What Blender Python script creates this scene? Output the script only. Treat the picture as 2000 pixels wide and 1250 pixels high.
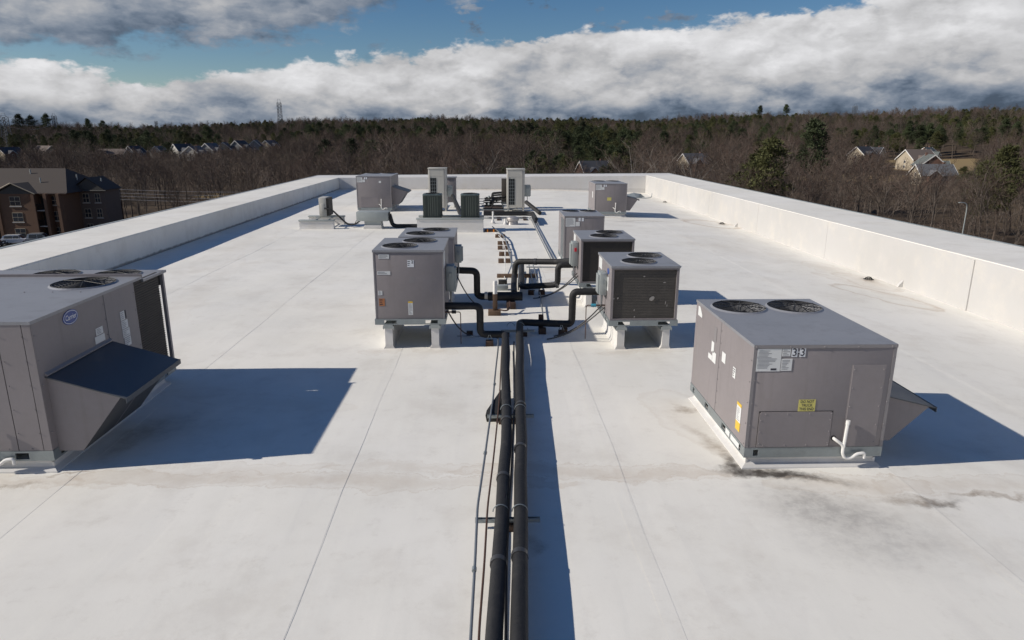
import bpy, bmesh, math, random
from math import radians, sin, cos, pi, hypot, atan2, sqrt, tan, degrees, atan
from mathutils import Vector, Matrix, Euler

# ------------------------------------------------------------------ scene
for o in list(bpy.data.objects): bpy.data.objects.remove(o)
S = bpy.context.scene
COL = S.collection
CAM_H = 3.7
F_PX = 1337.6
PITCH, YAW, ROLL = 15.04, 1.86, 0.158
cam_d = bpy.data.cameras.new('camera')
cam = bpy.data.objects.new('camera', cam_d); COL.objects.link(cam)
cam_d.sensor_fit = 'HORIZONTAL'; cam_d.sensor_width = 36.0
cam_d.lens = F_PX / 2000.0 * 36.0
cam_d.clip_start = 0.1; cam_d.clip_end = 20000
cp, sp, cy_, sy_ = cos(radians(PITCH)), sin(radians(PITCH)), cos(radians(YAW)), sin(radians(YAW))
FW = Vector((sy_*cp, cy_*cp, -sp)); RT = Vector((cy_, -sy_, 0)); UP = RT.cross(FW)
rr = radians(ROLL)
R2 = RT*cos(rr) + UP*sin(rr); U2 = UP*cos(rr) - RT*sin(rr)
mw = Matrix((R2, U2, -FW)).transposed().to_4x4(); mw.translation = (0, 0, CAM_H)
cam.matrix_world = mw
S.camera = cam

SUN_EL, SUN_OFF = 32.2, 8.0      # shadows fall to +X and a little to +Y
sv = Vector((-cos(radians(SUN_EL))*cos(radians(SUN_OFF)), -cos(radians(SUN_EL))*sin(radians(SUN_OFF)), sin(radians(SUN_EL))))
sun_d = bpy.data.lights.new('sun', 'SUN'); sun_d.energy = 4.35; sun_d.angle = radians(0.53); sun_d.color = (1, .933, .838)
sun = bpy.data.objects.new('sun', sun_d); COL.objects.link(sun)
sun.rotation_euler = (-sv).to_track_quat('-Z', 'Y').to_euler()

S.view_settings.view_transform = 'Standard'; S.view_settings.look = 'None'
S.view_settings.exposure = 0.0; S.view_settings.gamma = 1.0
S.render.engine = 'CYCLES'

# ------------------------------------------------------------------ node helper
class NT:
    def __init__(s, tree, dim='3D'): s.t = tree; s.n = tree.nodes; s.l = tree.links; s.dim = dim
    def new(s, typ, **kw):
        n = s.n.new(typ)
        for k, v in kw.items(): setattr(n, k, v)
        return n
    def put(s, sock, v):
        if isinstance(v, bpy.types.NodeSocket): s.l.new(v, sock)
        else: sock.default_value = v
    def math(s, op, a, b=None, c=None, clamp=False):
        n = s.new('ShaderNodeMath', operation=op); n.use_clamp = clamp
        s.put(n.inputs[0], a)
        if b is not None: s.put(n.inputs[1], b)
        if c is not None: s.put(n.inputs[2], c)
        return n.outputs[0]
    def mix(s, f, a, b, mode='MIX'):
        n = s.new('ShaderNodeMix', data_type='RGBA', blend_type=mode)
        s.put(n.inputs['Factor'], f); s.put(n.inputs['A'], a); s.put(n.inputs['B'], b)
        return n.outputs['Result']
    def sstep(s, x, a, b, lo=0.0, hi=1.0):
        n = s.new('ShaderNodeMapRange', interpolation_type='SMOOTHSTEP')
        s.put(n.inputs['Value'], x); s.put(n.inputs['From Min'], a); s.put(n.inputs['From Max'], b)
        s.put(n.inputs['To Min'], lo); s.put(n.inputs['To Max'], hi)
        return n.outputs[0]
    def noise(s, vec, scale, detail=4.0, rough=.55, dist=0.0):
        n = s.new('ShaderNodeTexNoise'); s.l.new(vec, n.inputs['Vector'])
        n.noise_dimensions = s.dim
        n.inputs['Scale'].default_value = scale; n.inputs['Detail'].default_value = detail
        n.inputs['Roughness'].default_value = rough; n.inputs['Distortion'].default_value = dist
        return n.outputs['Fac']
    def ramp(s, x, stops):
        n = s.new('ShaderNodeValToRGB'); s.put(n.inputs[0], x); e = n.color_ramp.elements
        while len(e) < len(stops): e.new(0.5)
        for i, (p, c) in enumerate(stops):
            e[i].position = p; e[i].color = (c, c, c, 1) if not hasattr(c, '__len__') else (*c, 1)
        return n.outputs[0]
    def comb(s, x, y, z):
        n = s.new('ShaderNodeCombineXYZ'); s.put(n.inputs[0], x); s.put(n.inputs[1], y); s.put(n.inputs[2], z); return n.outputs[0]

# ------------------------------------------------------------------ world: clear winter sky with a front of cloud
W = bpy.data.worlds.new('World'); S.world = W; W.use_nodes = True
wt = NT(W.node_tree, '2D'); wt.n.clear()
sky = wt.new('ShaderNodeTexSky', sky_type='NISHITA'); sky.sun_disc = False
sky.sun_elevation = radians(SUN_EL); sky.sun_rotation = atan2(sv.x, sv.y)
sky.air_density = 1.0; sky.dust_density = 0.1; sky.ozone_density = 3.0; sky.altitude = 200
tc = wt.new('ShaderNodeTexCoord'); sepw = wt.new('ShaderNodeSeparateXYZ'); wt.l.new(tc.outputs['Generated'], sepw.inputs[0])
dx, dy, dz = sepw.outputs
el = wt.math('MULTIPLY', wt.math('ARCSINE', dz), 180/pi)
az = wt.math('MULTIPLY', wt.math('ARCTAN2', dx, dy), 180/pi)
def az_of(x): return degrees(atan((x-1000)/1385)) + YAW
def el_of(x, y): return degrees(atan((265-y)/hypot(1385, x-1000)))
def az_curve(pts, span=20.0):
    a = wt.math('MULTIPLY_ADD', az, 1/120.0, 0.5)
    r = wt.ramp(a, [((p[0]/120.0)+.5, p[1]/span) for p in pts])
    return wt.math('MULTIPLY', r, span)
bank = [(-60, 5.2)] + [(az_of(x), el_of(x, y)) for x, y in ((0,118),(120,120),(300,158),(420,148),(560,122),(700,112),(820,104),(910,90),(1000,82),(1150,66),(1300,50),(1500,30),(1650,10))] + [(34, 10.2), (60, 10.5)]
upper = [(-60, 5.3)] + [(az_of(x), el_of(x, y)) for x, y in ((0,112),(180,118),(270,128),(370,104),(540,98),(620,80),(700,58),(820,36),(960,4))] + [(4, 12.2), (20, 14), (60, 15)]
T = az_curve(bank); U = az_curve(upper)
pv = wt.comb(az, wt.math('MULTIPLY', el, 2.1), 3.0)
def shifted(ax, ay, sc, det, rough):
    return wt.noise(wt.comb(wt.math('ADD', az, ax), wt.math('MULTIPLY', wt.math('ADD', el, ay), 2.1), 3.0), sc, det, rough)
n_big = wt.noise(pv, .11, 6, .5)
n_mid = wt.noise(pv, .30, 8, .56)
n_fine = wt.noise(pv, 1.3, 5, .6)
def lump(ax, ay):      # rounded cumulus heads
    q = wt.comb(wt.math('ADD', az, ax), wt.math('MULTIPLY', wt.math('ADD', el, ay), 2.1), 3.0)
    wq = wt.new('ShaderNodeTexNoise', noise_dimensions='2D'); wt.l.new(q, wq.inputs['Vector']); wq.inputs['Scale'].default_value = .35; wq.inputs['Detail'].default_value = 4; wq.inputs['Roughness'].default_value = .6
    sc_ = wt.new('ShaderNodeVectorMath', operation='SCALE'); wt.l.new(wq.outputs['Color'], sc_.inputs[0]); sc_.inputs['Scale'].default_value = 5.0
    ad = wt.new('ShaderNodeVectorMath', operation='ADD'); wt.l.new(q, ad.inputs[0]); wt.l.new(sc_.outputs[0], ad.inputs[1])
    vo = wt.new('ShaderNodeTexVoronoi', feature='SMOOTH_F1', voronoi_dimensions='2D'); wt.l.new(ad.outputs[0], vo.inputs['Vector']); vo.inputs['Scale'].default_value = .30; vo.inputs['Smoothness'].default_value = .55
    vo.inputs['Detail'].default_value = 1.0; vo.inputs['Roughness'].default_value = .5
    return wt.math('SUBTRACT', 1.0, vo.outputs['Distance'])
L0 = lump(0, 0); L1 = lump(-.8, .75)
relief = wt.math('ADD', wt.math('MULTIPLY', wt.math('SUBTRACT', L0, L1), .95), wt.math('ADD', wt.math('MULTIPLY', wt.math('SUBTRACT', n_mid, .5), .5), wt.math('MULTIPLY', wt.math('SUBTRACT', n_fine, .5), .30)))
pert = wt.math('ADD', wt.math('MULTIPLY', wt.math('SUBTRACT', n_mid, .5), 1.9), wt.math('ADD', wt.math('MULTIPLY', wt.math('SUBTRACT', L0, .62), 1.1), wt.math('MULTIPLY', wt.math('SUBTRACT', n_fine, .5), .45)))
pert2 = wt.math('ADD', wt.math('MULTIPLY', wt.math('SUBTRACT', n_big, .5), 4.0), wt.math('ADD', wt.math('MULTIPLY', wt.math('SUBTRACT', n_mid, .5), 3.0), wt.math('MULTIPLY', wt.math('SUBTRACT', n_fine, .5), 1.0)))
d_bank = wt.math('ADD', wt.math('SUBTRACT', T, el), pert)
d_up = wt.math('ADD', wt.math('SUBTRACT', el, U), pert2)
m_bank = wt.sstep(d_bank, -.18, .50)
hi_fade = wt.sstep(el, 15, 26, 1.0, 0.0)
m_up = wt.math('MULTIPLY', wt.sstep(d_up, -.25, 1.0, 0, .97), hi_fade)
# scattered puffs above the front
puffs = wt.math('MULTIPLY', wt.sstep(wt.noise(pv, .26, 6, .6), .585, .70, 0, .8), wt.sstep(el, 5, 8))
depth = wt.math('SUBTRACT', T, el)                      # degrees below the top of the bank
body = wt.sstep(depth, 6.0, .1, .48, .62)
b_bank = wt.math('ADD', wt.math('ADD', body, wt.math('MULTIPLY', relief, .17)), wt.math('MULTIPLY', wt.math('SUBTRACT', n_big, .5), .55))
# blue-grey base of the front, heavier to the east
low = wt.sstep(wt.math('ADD', el, wt.math('MULTIPLY', wt.math('SUBTRACT', n_big, .5), 3.0)), 4.4, .3)
b_bank = wt.math('SUBTRACT', b_bank, wt.math('MULTIPLY', low, wt.sstep(az, -30, 30, .20, .36)))
b_bank = wt.math('MAXIMUM', wt.math('MINIMUM', b_bank, .80), .12)
u_in = wt.math('SUBTRACT', el, U)
b_up = wt.math('ADD', wt.math('ADD', wt.sstep(u_in, -.5, 4.0, .24, .36), wt.math('MULTIPLY', relief, .15)), wt.math('MULTIPLY', wt.math('SUBTRACT', n_big, .5), .5))
b_up = wt.math('MAXIMUM', wt.math('MINIMUM', b_up, .60), .14)
def tint(b): return wt.mix(wt.sstep(b, .10, .52), (.60, .82, 1.16, 1), (1.0, 1.0, 1.02, 1))
def mulc(b, c):
    n = wt.new('ShaderNodeVectorMath', operation='SCALE'); wt.l.new(c, n.inputs[0]); wt.put(n.inputs['Scale'], b); return n.outputs[0]
c_bank = mulc(b_bank, tint(b_bank)); c_up = mulc(b_up, tint(b_up))
hs = wt.new('ShaderNodeHueSaturation'); hs.inputs['Saturation'].default_value = 1.28; hs.inputs['Hue'].default_value = .506; wt.l.new(sky.outputs[0], hs.inputs['Color'])
bg_sky = wt.new('ShaderNodeBackground'); wt.l.new(hs.outputs[0], bg_sky.inputs[0]); bg_sky.inputs[1].default_value = 0.067
bg_c1 = wt.new('ShaderNodeBackground'); wt.l.new(c_bank, bg_c1.inputs[0])
bg_c2 = wt.new('ShaderNodeBackground'); wt.l.new(c_up, bg_c2.inputs[0])
ms1 = wt.new('ShaderNodeMixShader'); ms2 = wt.new('ShaderNodeMixShader')
wt.put(ms1.inputs[0], wt.math('MAXIMUM', m_up, wt.math('MULTIPLY', puffs, hi_fade)))
wt.l.new(bg_sky.outputs[0], ms1.inputs[1]); wt.l.new(bg_c2.outputs[0], ms1.inputs[2])
wt.put(ms2.inputs[0], m_bank); wt.l.new(ms1.outputs[0], ms2.inputs[1]); wt.l.new(bg_c1.outputs[0], ms2.inputs[2])
wo = wt.new('ShaderNodeOutputWorld'); wt.l.new(ms2.outputs[0], wo.inputs[0])

# ------------------------------------------------------------------ materials
MATS = {}
def base_mat(name):
    m = bpy.data.materials.new(name); m.use_nodes = True; t = NT(m.node_tree)
    b = t.n.get('Principled BSDF'); MATS[name] = m
    return m, t, b
def mat(name, col, rough=.6, metal=0.0, var=.12, scale=3.0, bump=0.0, bscale=60.0, streak=0.0, obj_rand=0.0, spec=.5, dirt=None, dirt_amt=0.0, coat=0.0):
    m, t, b = base_mat(name)
    g = t.new('ShaderNodeTexCoord').outputs['Object']
    geo = t.new('ShaderNodeNewGeometry').outputs['Position']
    n1 = t.noise(geo, scale, 6, .6); n2 = t.noise(geo, scale*9, 4, .6)
    f = t.math('ADD', t.math('MULTIPLY', t.math('SUBTRACT', n1, .5), var*2), t.math('MULTIPLY', t.math('SUBTRACT', n2, .5), var))
    if obj_rand:
        oi = t.new('ShaderNodeObjectInfo')
        f = t.math('ADD', f, t.math('MULTIPLY', t.math('SUBTRACT', oi.outputs['Random'], .5), obj_rand*2))
    sc = t.new('ShaderNodeVectorMath', operation='SCALE'); sc.inputs[0].default_value = col; t.put(sc.inputs['Scale'], t.math('ADD', f, 1.0))
    c = sc.outputs[0]
    if streak:
        sp_ = t.new('ShaderNodeSeparateXYZ'); t.l.new(geo, sp_.inputs[0])
        v = t.comb(t.math('MULTIPLY', sp_.outputs[0], 9.0), t.math('MULTIPLY', sp_.outputs[1], 9.0), t.math('MULTIPLY', sp_.outputs[2], .5))
        st = t.sstep(t.noise(v, 1.0, 5, .65), .52, .78, 0, streak)
        c = t.mix(st, c, (*[x*.45 for x in (dirt or col)], 1))
    if dirt and dirt_amt:
        c = t.mix(t.sstep(t.noise(geo, scale*1.7, 7, .68), .5, .75, 0, dirt_amt), c, (*dirt, 1))
    t.put(b.inputs['Base Color'], c)
    b.inputs['Metallic'].default_value = metal
    t.put(b.inputs['Roughness'], t.math('ADD', rough, t.math('MULTIPLY', t.math('SUBTRACT', n1, .5), .2), clamp=True))
    b.inputs['Specular IOR Level'].default_value = spec
    if coat: b.inputs['Coat Weight'].default_value = coat
    if bump:
        bn = t.new('ShaderNodeBump'); bn.inputs['Strength'].default_value = bump; bn.inputs['Distance'].default_value = .01
        t.put(bn.inputs['Height'], t.noise(geo, bscale, 5, .6)); t.l.new(bn.outputs[0], b.inputs['Normal'])
    return m
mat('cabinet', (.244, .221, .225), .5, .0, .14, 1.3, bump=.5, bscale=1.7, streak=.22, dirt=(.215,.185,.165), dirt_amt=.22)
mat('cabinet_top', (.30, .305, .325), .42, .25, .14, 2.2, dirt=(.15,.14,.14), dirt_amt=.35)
mat('cabinet_trim', (.25, .235, .24), .5, .1, .08, 2)
mat('seam', (.05, .047, .047), .8)
mat('inner_dark', (.012, .012, .013), .8)
mat('fan_black', (.010, .010, .011), .5)
mat('guard_wire', (.012, .012, .013), .6, 0)
mat('galv', (.30, .335, .345), .45, .55, .18, 6, dirt=(.2,.2,.19), dirt_amt=.3)
mat('galv_dull', (.36, .39, .385), .55, .25, .12, 5, dirt=(.27,.26,.23), dirt_amt=.25)
mat('coil', (.100, .090, .080), .7, .2, .25, 2.5, dirt=(.15,.135,.12), dirt_amt=.45)
mat('coil_dark', (.055, .048, .042), .7, .1, .2, 3)
mat('pvc', (.78, .77, .74), .4, 0, .05, 8)
mat('insulation', (.014, .014, .015), .66, 0, .4, 5, bump=.6, bscale=22, dirt=(.06,.055,.05), dirt_amt=.35)
mat('tape', (.05, .05, .052), .35, 0, .2, 20)
mat('cable', (.05, .048, .046), .5)
mat('copper', (.10, .055, .04), .5, .3, .3, 20)
mat('conduit', (.27, .29, .305), .4, .6, .12, 12)
mat('wood', (.125, .078, .050), .8, 0, .35, 14, bump=.5, bscale=90, dirt=(.06,.04,.03), dirt_amt=.4)
mat('wood_dark', (.060, .036, .026), .85, 0, .35, 14)
mat('rubber', (.02, .019, .018), .7)
mat('sticker', (.70, .71, .70), .5, 0, .05, 20)
mat('sticker_yellow', (.62, .56, .16), .5, 0, .05, 20)
mat('sticker_amber', (.72, .48, .05), .5, 0, .05, 20)
mat('sticker_orange', (.42, .17, .07), .6, 0, .15, 20)
mat('print_ink', (.035, .035, .05), .6)
mat('print_ink_soft', (.30, .30, .31), .7)
mat('logo_blue', (.016, .06, .27), .35, 0, .08, 9)
mat('logo_white', (.75, .77, .80), .4)
mat('red_plastic', (.55, .03, .05), .35)
mat('blue_plastic', (.05, .30, .42), .35)
mat('orange_plastic', (.75, .25, .02), .5)
mat('beige_steel', (.50, .485, .44), .5, 0, .06, 2, streak=.1, dirt=(.36,.33,.28), dirt_amt=.12)
mat('green_steel', (.040, .052, .045), .5, .1, .1, 3)
mat('green_top', (.075, .10, .10), .45, .2, .1, 3)
mat('vent_metal', (.48, .45, .43), .4, .5, .1, 6)
mat('hood_top', (.085, .095, .108), .45, .1, .16, 3, dirt=(.07,.07,.075), dirt_amt=.3)
mat('filter_mesh', (.10, .10, .10), .6, .4, .2, 40)

def roof_mat(name, wall=False, dirty_foot=0.0, k=1.0):
    m, t, b = base_mat(name)
    geo = t.new('ShaderNodeNewGeometry').outputs['Position']
    spx = t.new('ShaderNodeSeparateXYZ'); t.l.new(geo, spx.inputs[0]); X, Y, Z = spx.outputs
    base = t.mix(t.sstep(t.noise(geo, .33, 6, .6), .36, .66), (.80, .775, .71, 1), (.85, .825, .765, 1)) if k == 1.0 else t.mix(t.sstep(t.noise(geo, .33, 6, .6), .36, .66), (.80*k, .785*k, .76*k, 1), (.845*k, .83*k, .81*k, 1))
    base = t.mix(t.sstep(t.noise(geo, 1.5, 8, .66), .46, .78, 0, .22), base, (.70, .665, .63, 1))
    base = t.mix(t.sstep(t.noise(geo, 13, 5, .7), .54, .82, 0, .16), base, (.66, .63, .60, 1))
    base = t.mix(t.sstep(t.noise(geo, .75, 9, .7), .47, .68, 0, .36), base, (.64, .60, .53, 1))
    base = t.mix(t.sstep(t.noise(geo, 3.2, 9, .74), .53, .72, 0, .30), base, (.56, .52, .46, 1))
    base = t.mix(t.sstep(t.noise(geo, 42, 4, .7), .60, .78, 0, .22), base, (.50, .47, .43, 1))
    # faint roller and scuff marks running along the sheets
    sv_ = t.comb(t.math('MULTIPLY', X, 3.0), t.math('MULTIPLY', Y, .35), t.math('MULTIPLY', Z, .6))
    base = t.mix(t.sstep(t.noise(sv_, 1.3, 6, .62), .54, .80, 0, .14), base, (.70, .665, .63, 1))
    if not wall:
        w1 = t.noise(geo, 1.1, 6, .6); w2 = t.noise(geo, 4.5, 6, .68)
        wv = t.new('ShaderNodeVectorMath', operation='ADD'); t.l.new(geo, wv.inputs[0])
        off = t.comb(t.math('MULTIPLY', t.math('SUBTRACT', w1, .5), .9), t.math('ADD', t.math('MULTIPLY', t.math('SUBTRACT', w1, .5), -.7), t.math('MULTIPLY', t.math('SUBTRACT', w2, .5), .35)), 0.0)
        t.l.new(off, wv.inputs[1])
        def ell(cx, cy, rx, ry, rot=0):
            mp = t.new('ShaderNodeMapping', vector_type='TEXTURE'); t.l.new(wv.outputs[0], mp.inputs[0])
            mp.inputs['Location'].default_value = (cx, cy, 0); mp.inputs['Rotation'].default_value = (0, 0, radians(rot)); mp.inputs['Scale'].default_value = (rx, ry, 1000)
            ln = t.new('ShaderNodeVectorMath', operation='LENGTH'); t.l.new(mp.outputs[0], ln.inputs[0]); return ln.outputs['Value']
        tan_ = (.58, .50, .41); mud = (.33, .265, .20); black = (.075, .065, .056); grey = (.36, .345, .325)
        speck = t.sstep(t.noise(geo, 7.0, 8, .72), .38, .66)
        def stain(base, e, col, amt, ring=False, spk=.5):
            k = t.sstep(e, 1.15, .15)
            if ring: k = t.math('MULTIPLY', t.sstep(e, 1.05, .96), t.sstep(e, .72, .97))
            elif col == tan_: k = t.math('ADD', t.math('MULTIPLY', k, .5), t.math('MULTIPLY', t.math('MULTIPLY', t.sstep(e, 1.06, 1.0), t.sstep(e, .80, 1.0)), .42))
            k = t.math('MULTIPLY', k, t.math('MULTIPLY_ADD', speck, spk, 1-spk))
            return t.mix(t.math('MULTIPLY', k, amt), base, (*col, 1))
        for a in STAINS:
            base = stain(base, ell(*a[0]), {'tan':tan_,'mud':mud,'black':black,'grey':grey}[a[1]], a[2], len(a) > 3 and a[3], .5 if a[1] != 'tan' else .3)
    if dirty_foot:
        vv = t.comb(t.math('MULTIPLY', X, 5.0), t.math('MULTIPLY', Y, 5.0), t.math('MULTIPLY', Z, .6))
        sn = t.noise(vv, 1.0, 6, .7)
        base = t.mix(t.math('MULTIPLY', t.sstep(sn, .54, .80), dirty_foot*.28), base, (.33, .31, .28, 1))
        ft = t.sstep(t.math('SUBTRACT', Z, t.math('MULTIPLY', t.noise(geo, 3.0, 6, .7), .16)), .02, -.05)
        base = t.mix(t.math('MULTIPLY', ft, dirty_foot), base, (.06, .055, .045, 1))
    t.put(b.inputs['Base Color'], base)
    t.put(b.inputs['Roughness'], t.sstep(t.noise(geo, .6, 5, .6), .3, .7, .52, .74))
    b.inputs['Specular IOR Level'].default_value = .35
    bn = t.new('ShaderNodeBump'); bn.inputs['Strength'].default_value = .28; bn.inputs['Distance'].default_value = .03
    h = t.math('ADD', t.math('ADD', t.noise(geo, .9, 4, .5), t.math('MULTIPLY', t.noise(geo, 30, 4, .6), .06)), t.math('MULTIPLY', t.sstep(t.noise(sv_, .8, 3, .5), .45, .62), .10))
    t.put(bn.inputs['Height'], h); t.l.new(bn.outputs[0], b.inputs['Normal'])
    return m
STAINS = [((-1.9,6.95,2.8,.18,-3),'tan',1.0), ((-.9,7.25,1.0,.13,0),'tan',.7), ((-3.3,7.15,1.5,.20,6),'tan',.7),
  ((1.1,7.1,1.7,.17,-3),'tan',1.0), ((2.2,6.98,1.1,.14,0),'tan',.9), ((2.7,8.6,.45,1.1,10),'tan',.5), ((2.65,8.9,.18,.16,0),'mud',.8),
  ((2.72,7.7,.14,.75,12),'mud',.7), ((3.12,6.97,.7,.16,-12),'black',1.0), ((3.5,6.84,.6,.14,-14),'black',1.0), ((3.3,6.9,.6,.10,-12),'black',1.0), ((2.86,7.25,.12,.4,15),'black',.8), ((2.9,7.0,.3,.12,-20),'black',.8), ((4.0,6.68,.9,.2,0),'tan',.9),
  ((3.35,6.25,.75,.5,-20),'grey',.7), ((3.6,5.8,.95,.7,0),'grey',.4), ((3.9,5.4,1.0,.6,0),'grey',.22), ((4.7,6.28,.45,.11,0),'black',.8), ((5.4,6.45,.55,.08,6),'mud',.9), ((4.4,6.35,.6,.12,-8),'mud',.7),
  ((5.3,6.7,1.2,.22,4),'tan',.8),
  ((-5.2,7.05,.7,.14,-4),'tan',1.0), ((-5.3,6.95,.5,.06,5),'mud',.7), ((-4.75,7.2,.35,.05,8),'mud',.9), ((-4.55,8.15,.22,.9,-8),'mud',.55), ((-4.2,8.6,.3,.8,-6),'black',.25),
  ((10.6,18.6,.55,1.3,8),'tan',1.0), ((10.75,18.9,.35,.5,0),'mud',.9), ((10.0,16.7,.5,1.6,20),'tan',.8,True), ((10.2,17.6,.25,2.2,14),'tan',.8), ((10.4,20.6,.5,1.2,0),'tan',.6),
  ((10.3,31.6,1.0,1.7,20),'tan',1.0,True), ((10.85,31.7,.35,.6,0),'mud',.8), ((9.7,33.0,.8,2.0,25),'tan',.5), ((10.7,42.6,.5,1.0,0),'tan',.7),
  ((7.2,31.8,1.6,.18,-3),'mud',.7), ((5.8,32.6,.8,.10,0),'mud',.9), ((6.5,31.2,2.2,.2,-2),'grey',.5),
  ((0,49.3,11.0,.55,0),'tan',1.0), ((0,49.75,11.0,.22,0),'mud',.8), ((-2.0,11.7,.45,.18,0),'tan',.7), ((-1.0,11.7,.4,.18,0),'tan',.7), ((2.25,11.55,.45,.2,0),'tan',.7), ((3.1,11.55,.4,.2,0),'tan',.7),
  ((1.7,19.5,.35,.7,0),'tan',.9), ((1.95,17.9,.35,.25,0),'tan',.9), ((.9,28.8,1.2,.3,0),'tan',.5), ((-3.2,9.3,1.3,.28,-10),'tan',.35), ((7.6,13.5,.8,1.6,10),'tan',.35), ((8.6,24.,1.0,3.0,10),'tan',.35),
  ((.42,5.6,.10,.22,0),'mud',.55), ((8.4,38.,1.4,3.,0),'tan',.4), ((-8.6,24.,.7,5.,4),'tan',.3), ((-7.,16.,.35,6.,8),'tan',.3)]
roof_mat('membrane'); roof_mat('membrane_wall_dimmed', True, 0, .64); roof_mat('membrane_left', True, .7); roof_mat('membrane_curb', True, .15, .86); roof_mat('membrane_top', True)  # one white membrane; the sunlit wall's copy is darkened against glare, tops stay light

# ------------------------------------------------------------------ mesh builder
class MB:
    def __init__(s): s.v = []; s.f = []
    def add(s, vs, fs):
        o = len(s.v); s.v += [tuple(p) for p in vs]; s.f += [tuple(i+o for i in f) for f in fs]; return s
    def box(s, x0, x1, y0, y1, z0, z1, bev=0.0):
        if bev:
            b = bev
            bm = bmesh.new(); bmesh.ops.create_cube(bm, size=1.0)
            for v in bm.verts: v.co = ((x0+x1)/2 + v.co.x*(x1-x0), (y0+y1)/2 + v.co.y*(y1-y0), (z0+z1)/2 + v.co.z*(z1-z0))
            bmesh.ops.bevel(bm, geom=list(bm.edges), offset=b, segments=2, affect='EDGES', profile=.5)
            bm.verts.index_update(); vs = [v.co[:] for v in bm.verts]; fs = [[v.index for v in f.verts] for f in bm.faces]; bm.free()
            return s.add(vs, fs)
        v = [(x0,y0,z0),(x1,y0,z0),(x1,y1,z0),(x0,y1,z0),(x0,y0,z1),(x1,y0,z1),(x1,y1,z1),(x0,y1,z1)]
        return s.add(v, [(3,2,1,0),(4,5,6,7),(0,1,5,4),(1,2,6,5),(2,3,7,6),(3,0,4,7)])
    def prism(s, poly, axis, a, b):
        n = len(poly)
        def P(p, t):
            return {'x': (t, p[0], p[1]), 'y': (p[0], t, p[1]), 'z': (p[0], p[1], t)}[axis]
        v = [P(p, a) for p in poly] + [P(p, b) for p in poly]
        f = [tuple(range(n)), tuple(range(2*n-1, n-1, -1))] + [(i, n+i, n+(i+1) % n, (i+1) % n) for i in range(n)]
        return s.add(v, f)
    def tube(s, path, r, n=10, cap=True, r_end=None):
        path = [Vector(p) for p in path]; m = len(path)
        if m < 2: return s
        tang = []
        for i in range(m):
            a = path[max(i-1, 0)]; b = path[min(i+1, m-1)]; d = (b-a); tang.append(d.normalized() if d.length > 1e-9 else Vector((0,0,1)))
        ref = Vector((0,0,1)) if abs(tang[0].z) < .9 else Vector((1,0,0))
        nrm = tang[0].cross(ref).normalized(); vs = []
        for i in range(m):
            nrm = (nrm - tang[i]*nrm.dot(tang[i])).normalized(); bn = tang[i].cross(nrm)
            R = r if r_end is None else r + (r_end-r)*i/(m-1)
            for k in range(n):
                a = 2*pi*k/n; vs.append(path[i] + (nrm*cos(a)+bn*sin(a))*R)
        fs = []
        for i in range(m-1):
            for k in range(n):
                fs.append((i*n+k, i*n+(k+1) % n, (i+1)*n+(k+1) % n, (i+1)*n+k))
        if cap: fs += [tuple(range(n-1, -1, -1)), tuple((m-1)*n+k for k in range(n))]
        return s.add(vs, fs)
    def lathe(s, prof, c, n=32, sx=1.0, sy=1.0):
        vs = []
        for r, z in prof:
            for k in range(n):
                a = 2*pi*k/n; vs.append((c[0]+r*cos(a)*sx, c[1]+r*sin(a)*sy, c[2]+z))
        m = len(prof); fs = []
        for i in range(m-1):
            for k in range(n): fs.append((i*n+k, i*n+(k+1) % n, (i+1)*n+(k+1) % n, (i+1)*n+k))
        return s.add(vs, fs)
    def obj(s, name, mt, parent=None, smooth=False, auto=None):
        me = bpy.data.meshes.new(name)
        off = parent_loc(parent)
        me.from_pydata([(p[0]-off[0], p[1]-off[1], p[2]-off[2]) for p in s.v], [], s.f)
        bm = bmesh.new(); bm.from_mesh(me); bmesh.ops.recalc_face_normals(bm, faces=bm.faces); bm.to_mesh(me); bm.free()
        if isinstance(mt, str): me.materials.append(MATS[mt])
        if smooth:
            me.polygons.foreach_set('use_smooth', [True]*len(me.polygons))
            try: me.set_sharp_from_angle(angle=radians(auto or 40))
            except Exception: pass
        o = bpy.data.objects.new(name, me); COL.objects.link(o)
        if parent is not None: o.parent = parent
        return o
def parent_loc(p):
    v = Vector((0,0,0))
    while p is not None: v = v + p.location; p = p.parent
    return v
def box(name, mt, parent, *a, bev=0.0): return MB().box(*a, bev=bev).obj(name, mt, parent, smooth=bool(bev))
def tube(name, mt, parent, path, r, n=10, cap=True): return MB().tube(path, r, n, cap).obj(name, mt, parent, smooth=True)
def thing(name, label, cat, loc, group=None):
    o = bpy.data.objects.new(name, None); COL.objects.link(o); o.location = loc; o.empty_display_size = .2
    return tag(o, label, cat, group)
def tag(o, label, cat, group=None):
    o['label'] = label; o['category'] = cat
    if group: o['group'] = group
    return o
def struct(o, kind='structure'): o['kind'] = kind; return o
def fillet(pts, r, seg=6):
    pts = [Vector(p) for p in pts]; out = [pts[0]]
    for i in range(1, len(pts)-1):
        p = pts[i]; a = (pts[i-1]-p); b = (pts[i+1]-p); ra = min(r, a.length*.49, b.length*.49)
        A = p + a.normalized()*ra; B = p + b.normalized()*ra
        for k in range(seg+1):
            t = k/seg; out.append(A*(1-t)**2 + p*2*t*(1-t) + B*t*t)
    out.append(pts[-1]); return out
def arc(p0, p1, sag, n=12, side=(0,0,0)):
    p0 = Vector(p0); p1 = Vector(p1); s_ = Vector(side)
    return [p0.lerp(p1, k/n) + (Vector((0,0,-sag)) + s_)*4*(k/n)*(1-k/n) for k in range(n+1)]
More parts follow.
